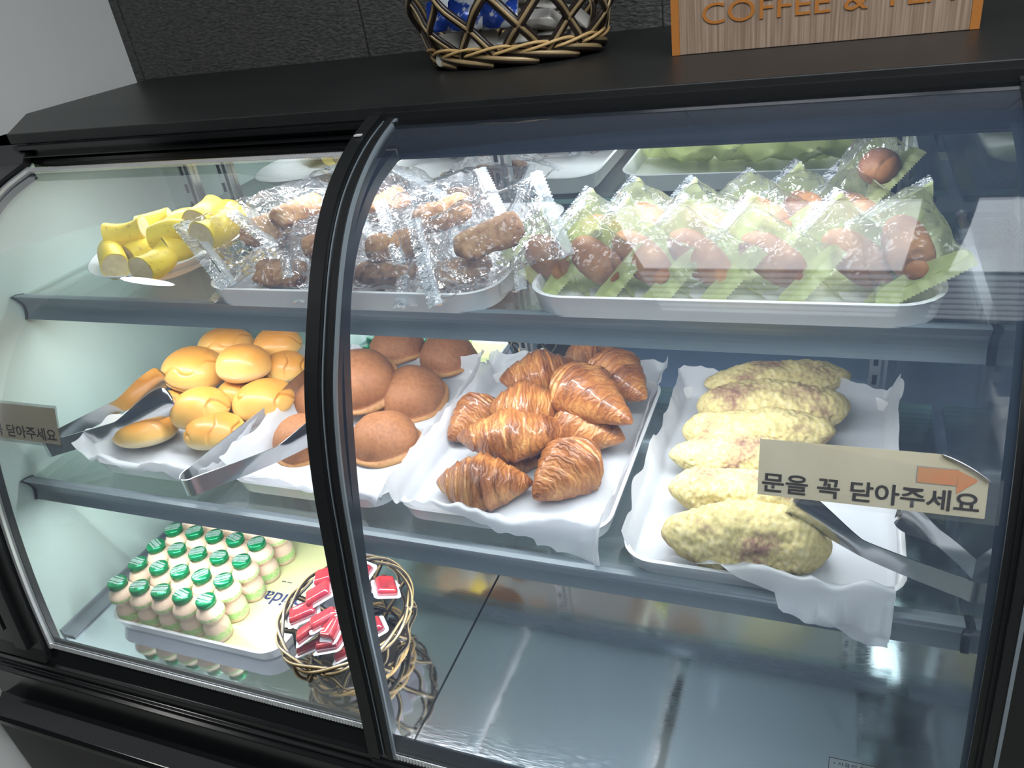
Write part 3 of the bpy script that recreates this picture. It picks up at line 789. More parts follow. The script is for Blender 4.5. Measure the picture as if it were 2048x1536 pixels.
for s in range(4):
    qq, tn = bun_mesh(seed=s+1); bp.append(qq.build('milk_bun', M['bun'], None, True, tn))
used = set()
def dist(c): return float(np.linalg.norm(np.array(c)-CAM))
for i, (px, py, wpx, hpx, z, rz, lab) in enumerate(BN):
    k = i % 4
    if k in used: o = bp[k].copy(); COL.objects.link(o)
    else: o = bp[k]; used.add(k)
    c = at(px, py, z); D = dist(c); s = wpx*D/FPX/.084
    put(o, c, rz, random.uniform(-.15, .15), random.uniform(-.25, .1)); o.scale = (s, s*1.02, s*min(1.25, max(.95, hpx/wpx*1.30)))
    tag(o, lab, 'bun', GB)

# ------------------------------------------------------------------ mocha buns
GM = 'round mocha buns on the second tray'
MN = [(768, 880, 150, .263, 0, 0, 'brown mocha bun at the front right of its tray, just right of the door stile'),
      (820, 790, 150, .268, .1, .15, 'brown mocha bun behind the front one, against the white paper'),
      (722, 760, 160, .300, .2, -.25, 'big brown mocha bun tilted on top of the others'),
      (795, 697, 120, .285, 0, .1, 'brown mocha bun at the back with a pale patch on its rim'),
      (895, 712, 130, .270, 0, 0, 'brown mocha bun at the back right under the shelf front'),
      (610, 880, 135, .263, 0, .1, 'brown mocha bun seen between the arms of the middle tongs'),
      (640, 800, 120, .265, 0, 0, 'brown mocha bun mostly hidden behind the door stile')]
bp = []
for s in range(2):
    qq, tn = mocha_mesh(seed=s+1); bp.append(qq.build('mocha_bun', M['mocha'], None, True, tn))
for i, (px, py, wpx, z, p_, r_, lab) in enumerate(MN):
    if i >= 2: o = bp[i % 2].copy(); COL.objects.link(o)
    else: o = bp[i]
    c = at(px, py, z+.012); D = dist(c); s = wpx*D/FPX/.112
    put(o, c-Vector((0, 0, .012)), i*1.3, p_, r_); o.scale = (s, s, s*1.1)
    tag(o, lab, 'bun', GM)

# ------------------------------------------------------------------ flour breads
GF = 'flour-dusted long breads on the right tray'
FB = [((1322, 1062), (1665, 1092), .288, 1.12, 'largest flour-dusted bread lying alone at the front of the right tray'),
      ((1336, 972), (1620, 1000), .292, .90, 'flour-dusted bread second from the front, partly behind the paper notice'),
      ((1338, 910), (1620, 920), .290, .82, 'flour-dusted bread third from the front with one end behind the notice'),
      ((1364, 862), (1672, 862), .296, .92, 'flour-dusted bread fourth from the front, just above the notice'),
      ((1393, 812), (1702, 812), .300, 1.10, 'flour-dusted bread second from the back, wide with a greyish right end'),
      ((1408, 768), (1702, 752), .294, .85, 'flour-dusted bread farthest back, under the upper shelf')]
bp = []
for s in range(3):
    qq, tn = flour_mesh(seed=s+2); bp.append(qq.build('flour_dusted_bread', M['flour'], None, True, tn))
for i, (p0, p1, z, s, lab) in enumerate(FB):
    if i >= 3: o = bp[i % 3].copy(); COL.objects.link(o)
    else: o = bp[i]
    c, yaw, pi, L = seg(p0, z, p1, z); put(o, c, yaw+(PI if i >= 3 else 0)); o.scale = (L/.19, s, s)
    tag(o, lab, 'bread', GF)

# ------------------------------------------------------------------ banana plate
PC = Vector((.190, .338, S1))
t = empty('oval_plate', PC, math.radians(10)); tag(t, 'white oval plate of cut bananas at the left end of the upper shelf', 'plate')
def oval(a, b, n=64): return [(a*math.cos(2*PI*k/n), b*math.sin(2*PI*k/n)) for k in range(n)]
R = [(oval(.050, .080), 0), (oval(.052, .082), .002), (oval(.056, .086), .008), (oval(.088, .120), .020), (oval(.108, .143), .033), (oval(.110, .145), .0345), (oval(.108, .143), .0352),
     (oval(.084, .115), .0235), (oval(.055, .085), .0125), (oval(.02, .03), .0115)]
v, f = loft(R); mesh('plate_dish', v, f, M['whiteplate'], t)
BA = [((228, 528), (218, 488), .545, .0185, 'cut banana piece standing end-out at the left tip of the plate'),
      ((262, 512), (318, 484), .540, .018, 'cut banana piece second in the front row of the plate'),
      ((290, 545), (345, 505), .540, .019, 'cut banana piece at the very front of the plate'),
      ((222, 478), (292, 462), .560, .018, 'long banana piece on top at the left side of the plate'),
      ((292, 452), (336, 438), .562, .017, 'short banana piece on top in the back row, left one'),
      ((308, 470), (382, 455), .566, .018, 'banana piece lying across the middle of the plate'),
      ((345, 448), (392, 432), .562, .017, 'banana piece at the back centre with its cut end up'),
      ((398, 445), (436, 412), .575, .020, 'thick banana piece highest on the pile at the back'),
      ((410, 480), (478, 435), .568, .020, 'bright banana piece at the right end of the pile'),
      ((340, 505), (400, 480), .545, .018, 'banana piece in shade low at the right of the plate'),
      ((235, 500), (270, 470), .540, .017, 'banana piece tucked under the long one at the left'),
      ((420, 430), (470, 415), .552, .018, 'banana piece at the far right behind the bright one')]
GBa = 'cut bananas heaped on the oval plate'
for i, (p0, p1, z, r, lab) in enumerate(BA):
    c, yaw, pi, L = seg(p0, z, p1, z+.004); qq, tn, fl, fl2 = banana_mesh(L=max(.045, min(L, .078)), R=r*.93, seed=i)
    o = qq.build('banana_piece', M['banana'], None, True, tn); es = o.modifiers.new('es', 'EDGE_SPLIT'); es.split_angle = 1.0
    fl.build('cut_end', M['bananaflesh'], o, True); fl2.build('cut_end', M['bananaflesh'], o, True); put(o, c, yaw, pi, i*1.1)
    tag(o, lab, 'banana', GBa)

# ------------------------------------------------------------------ wrapped breads
def bread_mesh(L, Wd, H, seed, kind):
    NU, NT = 36, 30; rows = []; tone = []
    for i in range(NU+1):
        u = -1+2*i/NU; row = []
        for j in range(NT):
            th = 2*PI*j/NT; r = max(0, 1-abs(u)**(6 if kind == 'nut' else 2.6))**.5
            p0 = Vector((u*L/2, math.cos(th)*r*Wd/2, math.sin(th)*r*H/2))
            k = 1+(.20 if kind == 'nut' else .03)*hsh(p0, 45, seed)+(.07*hsh(p0, 150, seed) if kind == 'nut' else 0)
            row.append(p0*k if kind == 'nut' else Vector((p0.x, p0.y*k, p0.z*k)))
            tone.append(max(0, min(1, .42+.25*hsh(p0, 30, seed)+(.12 if math.sin(th) < 0 else -.16))))
        rows.append(row)
    q = MB(); q.grid(rows, 0, closed_j=True); return q, tone
def wrapper_mesh(L, Wd, T, seed, green, Lb, Hb, Wb):
    """pillow pouch with two flat serrated seals; materials: 0 clear, 1 seal/print, 2 text"""
    NU, NT = 46, 40; rows = []; q = MB(); us = [-1+2*i/NU for i in range(NU+1)]
    for u in us:
        row = []
        fl = min(1, max(0, (1-abs(u))/.42)); fl = fl*fl*(3-2*fl)
        tt = .0012+(T/2)*fl**.8
        ww = Wd/2*(1-.16*fl)
        for j in range(NT):
            th = 2*PI*j/NT; c, s = math.cos(th), math.sin(th)
            p = Vector((u*L/2, ww*(abs(c)**.75)*(1 if c > 0 else -1), tt*(abs(s)**.9)*(1 if s > 0 else -1)))
            a = (.0075*ridged(p, 26, seed)+.006*hsh(p, 55, seed+1)+.0025*ridged(p, 120, seed+2))*fl*(.4+.6*abs(s))
            p.z += (a-.002)*(1 if s > 0 else -1)
            p.x += .004*hsh(p, 30, seed+2); p.y += .004*hsh(p, 34, seed+3)*fl
            p.z += .012*abs(u)**3*hsh((u, seed, 0), 1.1, seed)
            row.append(p)
        rows.append(row)
    q.grid(rows, 0, closed_j=True)
    # seals with saw-tooth edge
    for i, s in ((0, -1), (NU, 1)):
        base = rows[i]; n = NT//2
        top = [base[j] for j in range(n+1)]
        z0 = sum(p.z for p in base)/NT; y0, y1 = top[-1].y, top[0].y; K = 46; strip = []
        for k in range(K+1):
            y = y0+(y1-y0)*k/K; x = base[0].x
            strip.append([Vector((x-s*.002, y, z0+.0006*math.sin(k))), Vector((x+s*.006, y, z0+.001*math.sin(k*.9+seed)+.0012)), Vector((x+s*(.010+(.002 if k % 2 else 0)), y, z0+.002*hsh((y, seed, 1), 25)))])
        q.grid(strip, 1 if (s > 0 or not green) else 3)
    # material assignment
    for fi in range(NU*NT):
        i, j = divmod(fi, NT); u = us[i]; th = 2*PI*(j+.5)/NT
        if green:
            edge = .18*math.sin(u*7+seed)+.12*math.sin(u*17+seed*2)
            st = math.sin(th)
            if st < -.22+edge*1.2 or u > .84: q.m[fi] = 1
            if st < .45 and math.cos(th) > .2 and -.45 < u < .3 and st > -.5 and (seed % 2): q.m[fi] = 2
        elif abs(u) > .93: q.m[fi] = 1
    uvs = []
    for i in range(NU+1):
        for j in range(NT): uvs.append((i/NU*4, j/NT*4))
    uvs += [(0, 0)]*(len(q.v)-len(uvs))
    return q, uvs
def pouch(i, p0, p1, z0, z1, roll, green, lab, cat, group, Lx=1.55, Wd=.118, Wb=.042, Hb=.028, T=.042, dx=0.):
    c, yaw, pi, L = seg(p0, z0, p1, z1)
    c3 = at((p0[0]+p1[0])/2, (p0[1]+p1[1])/2, (z0+z1)/2)
    t = empty('wrapped_cake' if green else 'wrapped_nut_bread'); put(t, c3, yaw, pi, roll); tag(t, lab, cat, group)
    qq, tn = bread_mesh(L*.88, Wb, Hb, i, 'cake' if green else 'nut'); qq.build('cake' if green else 'bread', M['castella'] if green else M['nutbread'], t, True, tn)
    qq, uv = wrapper_mesh(L*Lx, Wd, T, i+1, green, L, Hb, Wb)
    o = qq.build('wrapper', [M['film'], M['green'] if green else M['filmseal'], M['greentext'], M['filmseal']], t, True, uvs=uv); o.location = (dx, 0, 0)
    return t
GN = 'clear bags of nut bread in the left upper tray'; GG = 'yellow-green bags of brown cakes in the right upper tray'
NB = [((505, 545), (610, 548), .520, .520, .2, 'clear bag with a dark nut bread lying flat at the front left of the tray', {}),
      ((480, 478), (655, 408), .560, .568, .5, 'long clear bag poking out over the left rim of the tray', dict(Lx=1.7, Wd=.13)),
      ((540, 445), (650, 400), .575, .58, .2, 'clear bag with flared seal at the back left of the tray', dict(Wd=.12)),
      ((700, 545), (840, 545), .522, .522, -.2, 'clear bag low at the front centre, beside the door stile', {}),
      ((850, 555), (990, 530), .522, .526, .2, 'clear bag with a dark bread at the front right of the tray', {}),
      ((722, 505), (862, 478), .546, .55, .5, 'clear bag with a reddish bread, right of the door stile', {}),
      ((735, 432), (815, 385), .565, .575, .3, 'clear bag with an upright bread near the back of the tray', dict(Wd=.12)),
      ((820, 450), (945, 408), .566, .576, .4, 'clear bag with seeds and printed letters, centre of the pile', dict(Wd=.12)),
      ((895, 505), (1052, 445), .556, .575, .5, 'large clear bag at the right end with a wide sealed flap', dict(Wd=.13)),
      ((600, 500), (700, 470), .545, .55, .1, 'clear bag mostly hidden behind the black door stile', {}),
       ((690, 398), (795, 380), .530, .535, .3, 'clear bag at the rear wall of the tray, behind the stile', {}),
       ((880, 402), (1000, 388), .530, .540, .4, 'clear bag at the rear right of the tray next to the mirror', {})]
for i, (p0, p1, z0, z1, ro, lab, kw) in enumerate(NB): pouch(i+1, p0, p1, z0, z1, ro, False, lab, 'wrapped bread', GN, **kw)
GB_ = [((1052, 478), (1138, 552), .550, .522, 'first bag in the front row, at the left corner of the tray', {}),
       ((1140, 480), (1243, 562), .550, .522, 'second bag from the left in the front row', {}),
       ((1225, 465), (1340, 564), .550, .522, 'third bag from the left in the front row with shiny creases', {}),
       ((1335, 462), (1460, 564), .550, .522, 'fourth bag from the left in the front row, barcode below it', {}),
       ((1475, 470), (1615, 566), .550, .522, 'fifth from the left in the front row, end over the rim', {}),
       ((1640, 462), (1792, 572), .550, .522, 'last bag in the front row, showing its ingredients label', {}),
       ((1160, 445), (1255, 490), .545, .528, 'first bag of the back row with an orange cake', {}),
       ((1250, 420), (1352, 470), .548, .530, 'second bag of the back row from the left', {}),
       ((1360, 420), (1478, 480), .548, .530, 'third bag of the back row, cake bent downward', {}),
       ((1468, 400), (1582, 470), .550, .530, 'fourth bag of the back row with a pointed flap', {}),
       ((1565, 392), (1685, 462), .550, .530, 'fifth bag of the back row, upright with bright creases', {}),
       ((1662, 395), (1775, 470), .550, .530, 'sixth bag of the back row, pale in the door reflection', {}),
       ((1785, 430), (1845, 560), .570, .540, 'bag at the right end wall of the tray', dict(Wd=.085)),
       ((1722, 318), (1795, 350), .585, .575, 'bag standing highest at the back right, before the mirror', dict(Wd=.075))]
for i, (p0, p1, z0, z1, lab, kw) in enumerate(GB_):
    kk = dict(Lx=1.12, Wd=.086, Wb=.040, Hb=.036, T=.050); kk.update(kw)
    pouch(i+1, p0, p1, z0, z1, .75 if i < 6 else .6, True, 'yellow-green wrapper, '+lab, 'wrapped cake', GG, dx=-.010, **kk)

# ------------------------------------------------------------------ yogurt bottles
def lathe(prof, n=36, mi=None):
    q = MB(); rows = [[(r*math.cos(2*PI*k/n), r*math.sin(2*PI*k/n), z) for k in range(n)] for r, z in prof]
    q.grid(rows, 0, closed_j=True)
    if mi: q.m = [mi[i//n] for i in range((len(prof)-1)*n)]
    return q
YP = [(.0005, 0), (.0165, 0), (.0185, .002), (.0192, .008), (.0194, .020), (.0188, .026), (.0162, .031), (.0145, .0345), (.0150, .0375), (.0180, .041), (.0200, .044), (.0206, .0465), (.0206, .0510), (.0196, .0535), (.0165, .0585), (.0130, .0625), (.0115, .065), (.0115, .069)]
YM = [0, 0, 0, 1, 0, 0, 0, 0, 0, 0, 0, 1, 0, 0, 0, 0, 0]
def make_bottle():
    o = lathe(YP, 36, YM).build('yogurt_bottle', [M['yog'], M['yoggreen']], None, True)
    q = lathe([(.0120, .0655), (.0142, .0660), (.0144, .0725), (.0136, .0745), (.0125, .0755), (.0005, .0757)], 32)
    v0 = [v for v in q.v]
    q.v = [(x*(1+(.02 if (i % 2 and z < .072) else 0)), y*(1+(.02 if (i % 2 and z < .072) else 0)), z) for i, (x, y, z) in enumerate(v0)]
    lid = q.build('foil_lid', M['foil'], o, True)
    q = MB()
    for yy in (-.0052, .0006, .0062):
        hw = .0013 if abs(yy) > .003 else .0030; hl = math.sqrt(.0122**2-yy*yy)
        q.box((-hl, yy-hw, .0755), (hl, yy+hw, .07605))
    q.build('printed_stripe', M['foilstripe'], lid)
    return o
yb = make_bottle(); first = True
ROW = ['front row', 'second row', 'third row', 'fourth row', 'back row']; CL = ['leftmost', 'second from the left', 'in the middle', 'fourth from the left', 'rightmost']
for r in range(5):
    for c in range(5):
        if first: o = yb; first = False
        else:
            o = yb.copy(); COL.objects.link(o)
            for ch in yb.children:
                k = ch.copy(); COL.objects.link(k); k.parent = o
                for g in ch.children: g2 = g.copy(); COL.objects.link(g2); g2.parent = k
        o.location = (.098+c*.0425+random.uniform(-.0008, .0008), .078+r*.0415+random.uniform(-.0008, .0008), .0062)
        o.rotation_euler = (0, 0, random.uniform(-.5, .9))
        tag(o, f'green-lidded yogurt bottle, {ROW[r]} of the block, {CL[c]}', 'bottle', 'yogurt bottles on the bottom tray')

def text_mesh(body, size, extr=0., bold=0.):
    c = bpy.data.curves.new('txt', 'FONT'); c.body = body; c.size = size; c.extrude = extr; c.offset = bold; c.resolution_u = 4
    o = bpy.data.objects.new('txt', c); COL.objects.link(o); bpy.context.view_layer.update()
    dg = bpy.context.evaluated_depsgraph_get(); me = bpy.data.meshes.new_from_object(o.evaluated_get(dg)); 
    bpy.data.objects.remove(o); me.materials.clear(); return me
# printed yellow sheet under the bottles
sh = boxobj('printed_sheet', (.083, .066, .0048), (.379, .330, .0055), M['yellowmat'])
tag(sh, 'pale yellow printed sheet lying in the tray under the yogurt bottles', 'sheet')
me = text_mesh('Florida', .036, 0, .0005); me.materials.append(M['navy']); tx = link('printed_word', me, sh)
p = at(527, 1192, .006); tx.location = (p.x+.135, p.y+.004, .0057)
bb = max(v.co.x for v in me.vertices); tx.location = (p.x+bb, p.y+.012, .0057); tx.rotation_euler = (0, 0, PI)
for k, (px, py, L) in enumerate(((548, 1104, .030), (563, 1163, .020))):
    p = at(px, py, .006); q = MB()
    for i in range(int(L/.0022)):
        if i % 5 != 4: q.box((p.x+i*.0022, p.y, .0057), (p.x+i*.0022+.0015, p.y+.0022, .0059))
    q.build('small_print', M['navy'], sh)

# ------------------------------------------------------------------ woven baskets
def basket(name, c, a0, b0, a1, b1, h, N, label, rz=0., turn=.55, sr=.0036):
    t = empty(name, c, rz); tag(t, label, 'basket')
    def pt(th, f, off=0.):
        g = f**.8
        a = a0+(a1-a0)*g+.010*math.sin(PI*f); b = b0+(b1-b0)*g+.010*math.sin(PI*f)
        return Vector(((a+off)*math.cos(th), (b+off)*math.sin(th), .006+h*f)), Vector((math.cos(th), math.sin(th), .15)).normalized()
    q = MB()
    for d in (1, -1):
        for k in range(N):
            pts = []; up = []
            for i in range(25):
                f = i/24; th = 2*PI*k/N+d*turn*f+(.0 if d > 0 else PI/N*.3)
                P, r = pt(th, f, .0028*math.sin(2*PI*f*2.2+(0 if d > 0 else PI)+k*PI)); pts.append(P); up.append(r)
            q.tube(pts, sr, 8, 0, .55, up); q.tube(pts, sr*.40, 6, 1, .6, up, off=sr*.42); q.tube(pts, sr*.40, 6, 1, .6, up, off=-sr*.42)
    q.build('lattice', [M['caneblack'], M['canegold']], t, True)
    q = MB()
    for s in range(3):
        pts = []
        for i in range(180):
            th = 2*PI*i/180; w_ = th*N*.5+s*2*PI/3
            P, r = pt(th, .13+.035*math.sin(w_), .004+.0035*math.cos(w_)); pts.append(P)
        q.tube(pts, .0022, 6, 0, 1, closed=True)
    q.build('lower_band', M['canetan'], t, True)
    q = MB()
    for k in range(N):
        pts = []; up = []
        for i in range(16):
            f = i/15; th = 2*PI*(k+1.9*f)/N
            z = .006+.020*math.sin(PI*f)**.8*(1 if True else 0)-.0045*math.cos(PI*f)*0
            P = Vector(((a0+.007+.005*math.sin(PI*f))*math.cos(th), (b0+.007+.005*math.sin(PI*f))*math.sin(th), .0045+.017*(1-f)))
            pts.append(P); up.append(Vector((math.cos(th), math.sin(th), .3)))
        q.tube(pts, sr*.95, 8, 0, .7, up); q.tube(pts, sr*.5, 6, 1, .7, up, off=sr*.42)
    q.build('foot_braid', [M['caneblack'], M['canegold']], t, True)
    q = MB()
    for s in range(3):
        pts = []; up = []
        for i in range(200):
            th = 2*PI*i/200; w_ = th*N*.42+s*2*PI/3
            P, r = pt(th, 1.0, .0035*math.cos(w_)); P.z += .0045*math.sin(w_); pts.append(P); up.append((r+Vector((0, 0, 1.0))).normalized())
        q.tube(pts, sr*.66, 7, 0, .8, up, closed=True); q.tube(pts, sr*.42, 5, 1, .7, up, closed=True, off=sr*.42)
    q.build('rim_braid', [M['caneblack'], M['canegold']], t, True)
    R = [(oval(a0*.02, b0*.02, 40), .004), (oval(a0, b0, 40), .004), (oval(a0, b0, 40), .007), (oval(a0*.02, b0*.02, 40), .007)]
    v, f = loft(R); mesh('basket_floor', v, f, M['caneblack'], t, False)
    return t
BC = (.497, .100)
basket('woven_basket', (BC[0], BC[1], .0005), .055, .062, .088, .100, .082, 11, 'round black and gold woven basket of jam cups on the bottom deck', math.radians(15), sr=.0040)
def jam_proto():
    v, f = loft([(rrect(.0225, .0175, .005), 0), (rrect(.0235, .0185, .006), .0008), (rrect(.0235, .0185, .006), .0016), (rrect(.019, .014, .004), .0018)])
    o = mesh('jam_cup', v, f, M['jamcup'], None, False)
    v, f = loft([(rrect(.0192, .0142, .004), .0016), (rrect(.0185, .0135, .004), .008), (rrect(.0165, .0115, .004), .0115), (rrect(.0150, .0100, .003), .0123), (rrect(.0135, .0085, .003), .0112)])
    mesh('jam_filling', v, f, M['jam'], o, True); return o
jp = jam_proto(); JL = [((607, 1226), .088, .35, 'jam cup at the left of the basket, second layer'), ((622, 1262), .082, .45, 'jam cup at the front left under another cup'), ((640, 1188), .102, .3, 'jam cup at the upper left of the heap'), ((650, 1240), .096, .5, 'jam cup beside the door stile, left side'),
      ((664, 1285), .080, -.2, 'jam cup at the front of the basket next to the stile'), ((670, 1250), .098, 1.2, 'bright orange-red jam cup above the front one'), ((655, 1150), .104, .2, 'jam cup at the back left of the heap'), ((700, 1200), .115, .4, 'jam cup on the top of the heap behind the stile'),
      ((720, 1150), .108, 1.0, 'jam cup in the back, hidden by the stile'), ((770, 1175), .100, -1.2, 'jam cup at the right side showing its white edge'), ((795, 1150), .086, -.9, 'jam cup at the far right edge of the basket'), ((625, 1290), .064, .1, 'jam cup low at the front left of the basket'), ((740, 1260), .078, .5, 'jam cup low at the right behind the stile'), ((700, 1300), .070, .2, 'jam cup at the front behind the stile')]
for i, ((px, py), z, rz, lab) in enumerate(JL):
    if i == 0: o = jp
    else:
        o = jp.copy(); COL.objects.link(o)
        for ch in jp.children: k = ch.copy(); COL.objects.link(k); k.parent = o
    p = at(px, py, z); d = Vector((p.x-BC[0], p.y-BC[1], 0))
    lim = .062
    if d.length > lim: d = d.normalized()*lim
    put(o, Vector((BC[0]+d.x, BC[1]+d.y, z-.004)), rz+.3, (.35 if i % 3 else .15), (-.35 if i % 2 else -.1)); tag(o, 'red '+lab, 'jam cup', 'jam cups heaped in the woven basket')

TBC = (.667, .560)
basket('woven_basket', (TBC[0], TBC[1], .7005), .108, .062, .142, .100, .125, 12, 'large oval woven basket standing on top of the display case', 0, turn=.85, sr=.0066)
def tub_mesh(mt):
    v, f = loft([(rrect(.017, .013, .003), 0), (rrect(.021, .0165, .005), .014), (rrect(.0245, .020, .006), .0145), (rrect(.0245, .020, .006), .0155)])
    o = mesh('butter_tub', v, f, M['cream'], None, False)
    v, f = loft([(rrect(.0243, .0198, .006), .0155), (rrect(.0243, .0198, .006), .0160)]); mesh('foil_cover', v, f, mt, o); return o
tp = tub_mesh(M['bluefoil']); tp2 = tub_mesh(M['cream'])
TL = [(-.075, -.030, .020, .2, 1.25, 'left front of the basket on its side'), (-.030, -.038, .020, .1, 1.3, 'front of the basket, foil facing out'), (.020, -.038, .018, 0, .3, 'front centre of the basket lying flat'), (.070, -.025, .020, -.3, .2, 'right front of the basket'),
      (-.085, -.020, .060, .25, 1.2, 'upper left, blue and white foil facing out'), (-.040, -.045, .062, .1, 1.25, 'upper front with a blue foil'), (.010, -.048, .060, -.1, 1.2, 'upper centre with a blue foil'), (.060, -.038, .055, -.3, 2.6, 'upper right turned upside down'),
      (.090, .0, .050, -.8, 2.4, 'far right against the weave'), (-.02, .02, .04, .5, .1, 'middle of the basket'), (.04, .02, .045, 1.5, .2, 'back right of the basket'), (-.07, .03, .04, 1, .2, 'back left of the basket'), (.0, -.01, .085, .3, 2.8, 'topmost of the heap')]
for i, (x, y, z, rz, tilt, lab) in enumerate(TL):
    src = tp if i in (4, 5, 6) else tp2
    if i in (0, 4): o = src
    else:
        o = src.copy(); COL.objects.link(o)
        for ch in src.children: k = ch.copy(); COL.objects.link(k); k.parent = o
    put(o, Vector((TBC[0]+x, TBC[1]+y, .7005+z)), rz, 0, tilt); tag(o, 'small butter tub in the top basket, '+lab, 'butter tub', 'butter tubs in the top basket')

# ------------------------------------------------------------------ sign
sg = empty('wooden_sign', (1.048, .470, .7005)); tag(sg, 'wood veneer sign reading COFFEE & TEA on top of the case', 'sign')
boxobj('board', (-.146, -.003, 0), (.146, .004, .135), M['veneer'], sg, .0005)
boxobj('edge_band', (-.155, -.0035, 0), (-.146, .005, .135), M['orange'], sg); boxobj('edge_band', (.146, -.0035, 0), (.155, .005, .135), M['orange'], sg)
boxobj('rear_foot', (-.10, .004, 0), (.10, .045, .006), M['orange'], sg)
me = text_mesh('COFFEE & TEA', .031, .0008); me.materials.append(M['orange'])
wd = max(v.co.x for v in me.vertices)-min(v.co.x for v in me.vertices); k = .250/wd
for v in me.vertices: v.co = Vector((v.co.x*k, -v.co.z, v.co.y*1.0))
o = link('raised_letters', me, sg); o.location = (-.122, -.0036, .030)

# ------------------------------------------------------------------ tongs
def tongs(bend, tipA, tipB, z, label, hr=.011, hs=.022, lift=.0, r=.014):
    """spring bend and two arms that widen to scoops; the strip stands on its edge"""
    t = empty('steel_tongs', (bend[0], bend[1], z)); tag(t, label, 'tongs', 'stainless steel serving tongs')
    B = Vector((0, 0, 0)); A1 = Vector((tipA[0]-bend[0], tipA[1]-bend[1], lift)); A2 = Vector((tipB[0]-bend[0], tipB[1]-bend[1], lift))
    mid = (A1.normalized()+A2.normalized()).normalized()
    side = Vector((-mid.y, mid.x, 0))
    if side.dot(A1) < 0: side = -side
    arc = []
    for i in range(13):
        a = PI/2-PI*i/12; arc.append(mid*(r*(1-math.cos(a))*1.0)*1.0+side*(r*math.sin(a)))
    def arm(P0, T):
        n = 40; out = []
        for i in range(1, n+1):
            f = i/n; P = P0.lerp(T, f); bow = math.sin(PI*f)*.006
            out.append((P+side*(bow if (T-P0).dot(side) >= 0 else -bow), f))
        return out
    a1 = arm(arc[0], A1); a2 = arm(arc[-1], A2)
    for nm, path in (('arm', [(arc[6], 0)]+[(arc[k], 0) for k in range(5, -1, -1)]+a1), ('arm', [(arc[6], 0)]+[(arc[k], 0) for k in range(7, 13)]+a2)):
        rows = []
        for i, (P, f) in enumerate(path):
            g = max(0, (f-.52)/.48); wdt = hr-.002*min(1, f*2)+(hs-hr)*math.sin(min(1, g*1.15)*PI/2)**1.3
            if g > .80: wdt *= math.sqrt(max(.02, 1-((g-.80)/.20)**2))
            nx = path[min(i+1, len(path)-1)][0]-path[max(i-1, 0)][0]; nx.normalize(); nr = nx.cross(Vector((0, 0, 1)))
            sgn = 1 if nr.dot(side)*(1 if path is not None else 1) > 0 else -1
            inw = -side if P.dot(side) > 0 else side
            row = []
            for j in range(9):
                v = -1+2*j/8; cup = .007*min(1, g*1.6)*(v*v)
                row.append(P+Vector((0, 0, hr+v*wdt+(wdt-hr)*.75))+inw*cup)
            for j in range(8, -1, -1):
                v = -1+2*j/8; cup = .007*min(1, g*1.6)*(v*v)
                row.append(P+Vector((0, 0, hr+v*wdt+(wdt-hr)*.75))+inw*(cup+.0012))
            rows.append(row)
        q = MB(); q.grid(rows, 0, closed_j=True); o = q.build(nm, M['chrome'], t, True)
        es = o.modifiers.new('es', 'EDGE_SPLIT'); es.split_angle = math.radians(50)
    return t
tongs(at(95, 905, .285), at(352, 800, .338), at(338, 750, .338), .281, 'steel tongs at the far left, blades resting by the milk buns', hr=.0130, hs=.026, lift=.036)
tongs(at(372, 985, .280), at(690, 842, .310), at(650, 735, .310), .276, 'steel tongs in the middle, lying between milk buns and mocha buns', hr=.0130, lift=.020)
tongs(at(1975, 1175, .300), at(1570, 1005, .330), at(1800, 1010, .330), .285, 'steel tongs at the right end, partly behind the paper notice', hr=.0120, lift=.026)

# ------------------------------------------------------------------ taped notices
def on_glass(C, x, s0, ds, off):
    """point on the outside of the curved pane: s measured up along the pane from height s0"""
    d = np.r_[0, np.cumsum(np.hypot(*np.diff(C, axis=0).T))]; b = float(np.interp(s0, C[:, 1], d))
    O_ = offset(C, .002+off); s = b+ds
    return Vector((x, float(np.interp(s, d, O_[:, 0])), float(np.interp(s, d, O_[:, 1]))))
def sheet_on(C, poly, x0, s0, off, name, mt, parent, nx=24, ny=8, th=.0002):
    """quad (4 corners in sheet coordinates) laid on the pane"""
    q = MB(); c00, c10, c11, c01 = poly
    for o_ in (off, off+th):
        rows = []
        for i in range(nx+1):
            a = i/nx; row = []
            for j in range(ny+1):
                b = j/ny
                u = c00[0]*(1-a)*(1-b)+c10[0]*a*(1-b)+c11[0]*a*b+c01[0]*(1-a)*b
                v = c00[1]*(1-a)*(1-b)+c10[1]*a*(1-b)+c11[1]*a*b+c01[1]*(1-a)*b
                row.append(on_glass(C, x0+u, s0, v, o_))
            rows.append(row)
        q.grid(rows)
    return q.build(name, mt, parent, True)
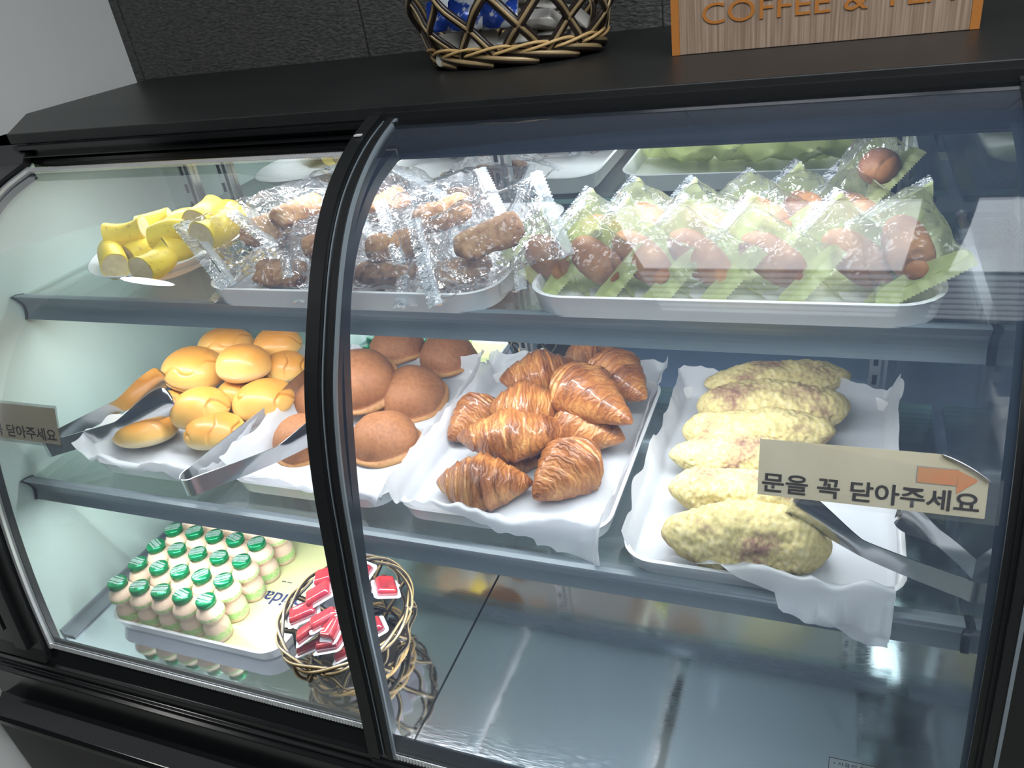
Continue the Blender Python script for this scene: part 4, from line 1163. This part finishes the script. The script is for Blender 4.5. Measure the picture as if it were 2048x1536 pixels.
def notice(C, x0, s0, label, arrow):
    W_, H_ = .171, .0495
    t = empty('paper_notice', (0, 0, 0)); tag(t, label, 'notice', 'taped paper notices on the doors')
    if arrow:
        sheet_on(C, [(0, 0), (.137, 0), (.137, H_), (0, H_)], x0, s0, .0006, 'paper', M['kraft'], t)
        sheet_on(C, [(.137, 0), (W_, 0), (W_, .031), (.137, H_)], x0, s0, .0006, 'paper_corner', M['kraft'], t, 12, 6)
        # peeled corner: folded flap standing off the glass
        q = MB(); rows = []
        for i in range(9):
            a = i/8; u = .137+(.034)*a; v = H_-(H_-.031)*a; row = []
            for j in range(5):
                b = j/4; w_ = .006*math.sin(PI*a)**.7+.002
                row.append(on_glass(C, x0+u+w_*b*.5, s0, v+w_*b*(1-b*.9), .001+.004*b))
            rows.append(row)
        q.grid(rows); q.build('peeling_corner', M['white'], t, True)
        sheet_on(C, [(.1205, .0245), (.150, .0245), (.150, .0385), (.1205, .0385)], x0, s0, .0009, 'arrow_outline', M['arrowedge'], t, 8, 3)
        sheet_on(C, [(.1212, .0252), (.150, .0252), (.150, .0378), (.1212, .0378)], x0, s0, .0012, 'arrow_shaft', M['arrow'], t, 8, 3)
        sheet_on(C, [(.1495, .0185), (.163, .0300), (.163, .0315), (.1495, .0378)], x0, s0, .0012, 'arrow_head', M['arrow'], t, 6, 3)
    else: sheet_on(C, [(0, 0), (W_, 0), (W_, H_), (0, H_)], x0, s0, .0006, 'paper', M['kraft'], t)
    sheet_on(C, [(-.005, -.004), (W_+.005, -.004), (W_+.005, H_+.004), (-.005, H_+.004)] if not arrow else [(-.005, -.004), (W_+.010, -.004), (W_+.010, .033), (-.005, H_+.004)], x0, s0, .0018, 'clear_tape', M['tape'], t)
    me = text_mesh('문을 꼭 닫아주세요', .021, 0, .00042); me.materials.append(M['ink'])
    xs = [v.co.x for v in me.vertices]; ys = [v.co.y for v in me.vertices]; kx = .163/(max(xs)-min(xs)); ky = .0175/(max(ys)-min(ys)); mx, my = min(xs), min(ys)
    for v in me.vertices:
        v.co = on_glass(C, x0+.0035+(v.co.x-mx)*kx, s0, .0035+(v.co.y-my)*ky, .0014)
    link('printed_words', me, t)
    return t
notice(OUT, 1.0325, .4035, 'beige paper notice with Korean words and orange arrow taped on the right door', True)
notice(INN, -.0135, .3520, 'beige paper notice with Korean words taped at the left edge of the left door', False)
lb = empty('clear_label', (0, 0, 0)); tag(lb, 'small clear label with a thin dark outline low on the right door', 'label')
sheet_on(OUT, [(0, -.06), (.10, -.06), (.10, 0), (0, 0)], 1.107, .135, .0004, 'label_film', M['tape'], lb)
for poly in ([(0, -.06), (.0006, -.06), (.0006, 0), (0, 0)], [(0, -.0006), (.10, -.0006), (.10, 0), (0, 0)]):
    sheet_on(OUT, poly, 1.107, .135, .0009, 'outline', M['ink'], lb, 8, 8)
me = text_mesh('• 사용전 전원 차단', .0062); me.materials.append(M['ink'])
for v in me.vertices: v.co = on_glass(OUT, 1.111+v.co.x, .135, -.009+v.co.y, .0009)
link('printed_words', me, lb)
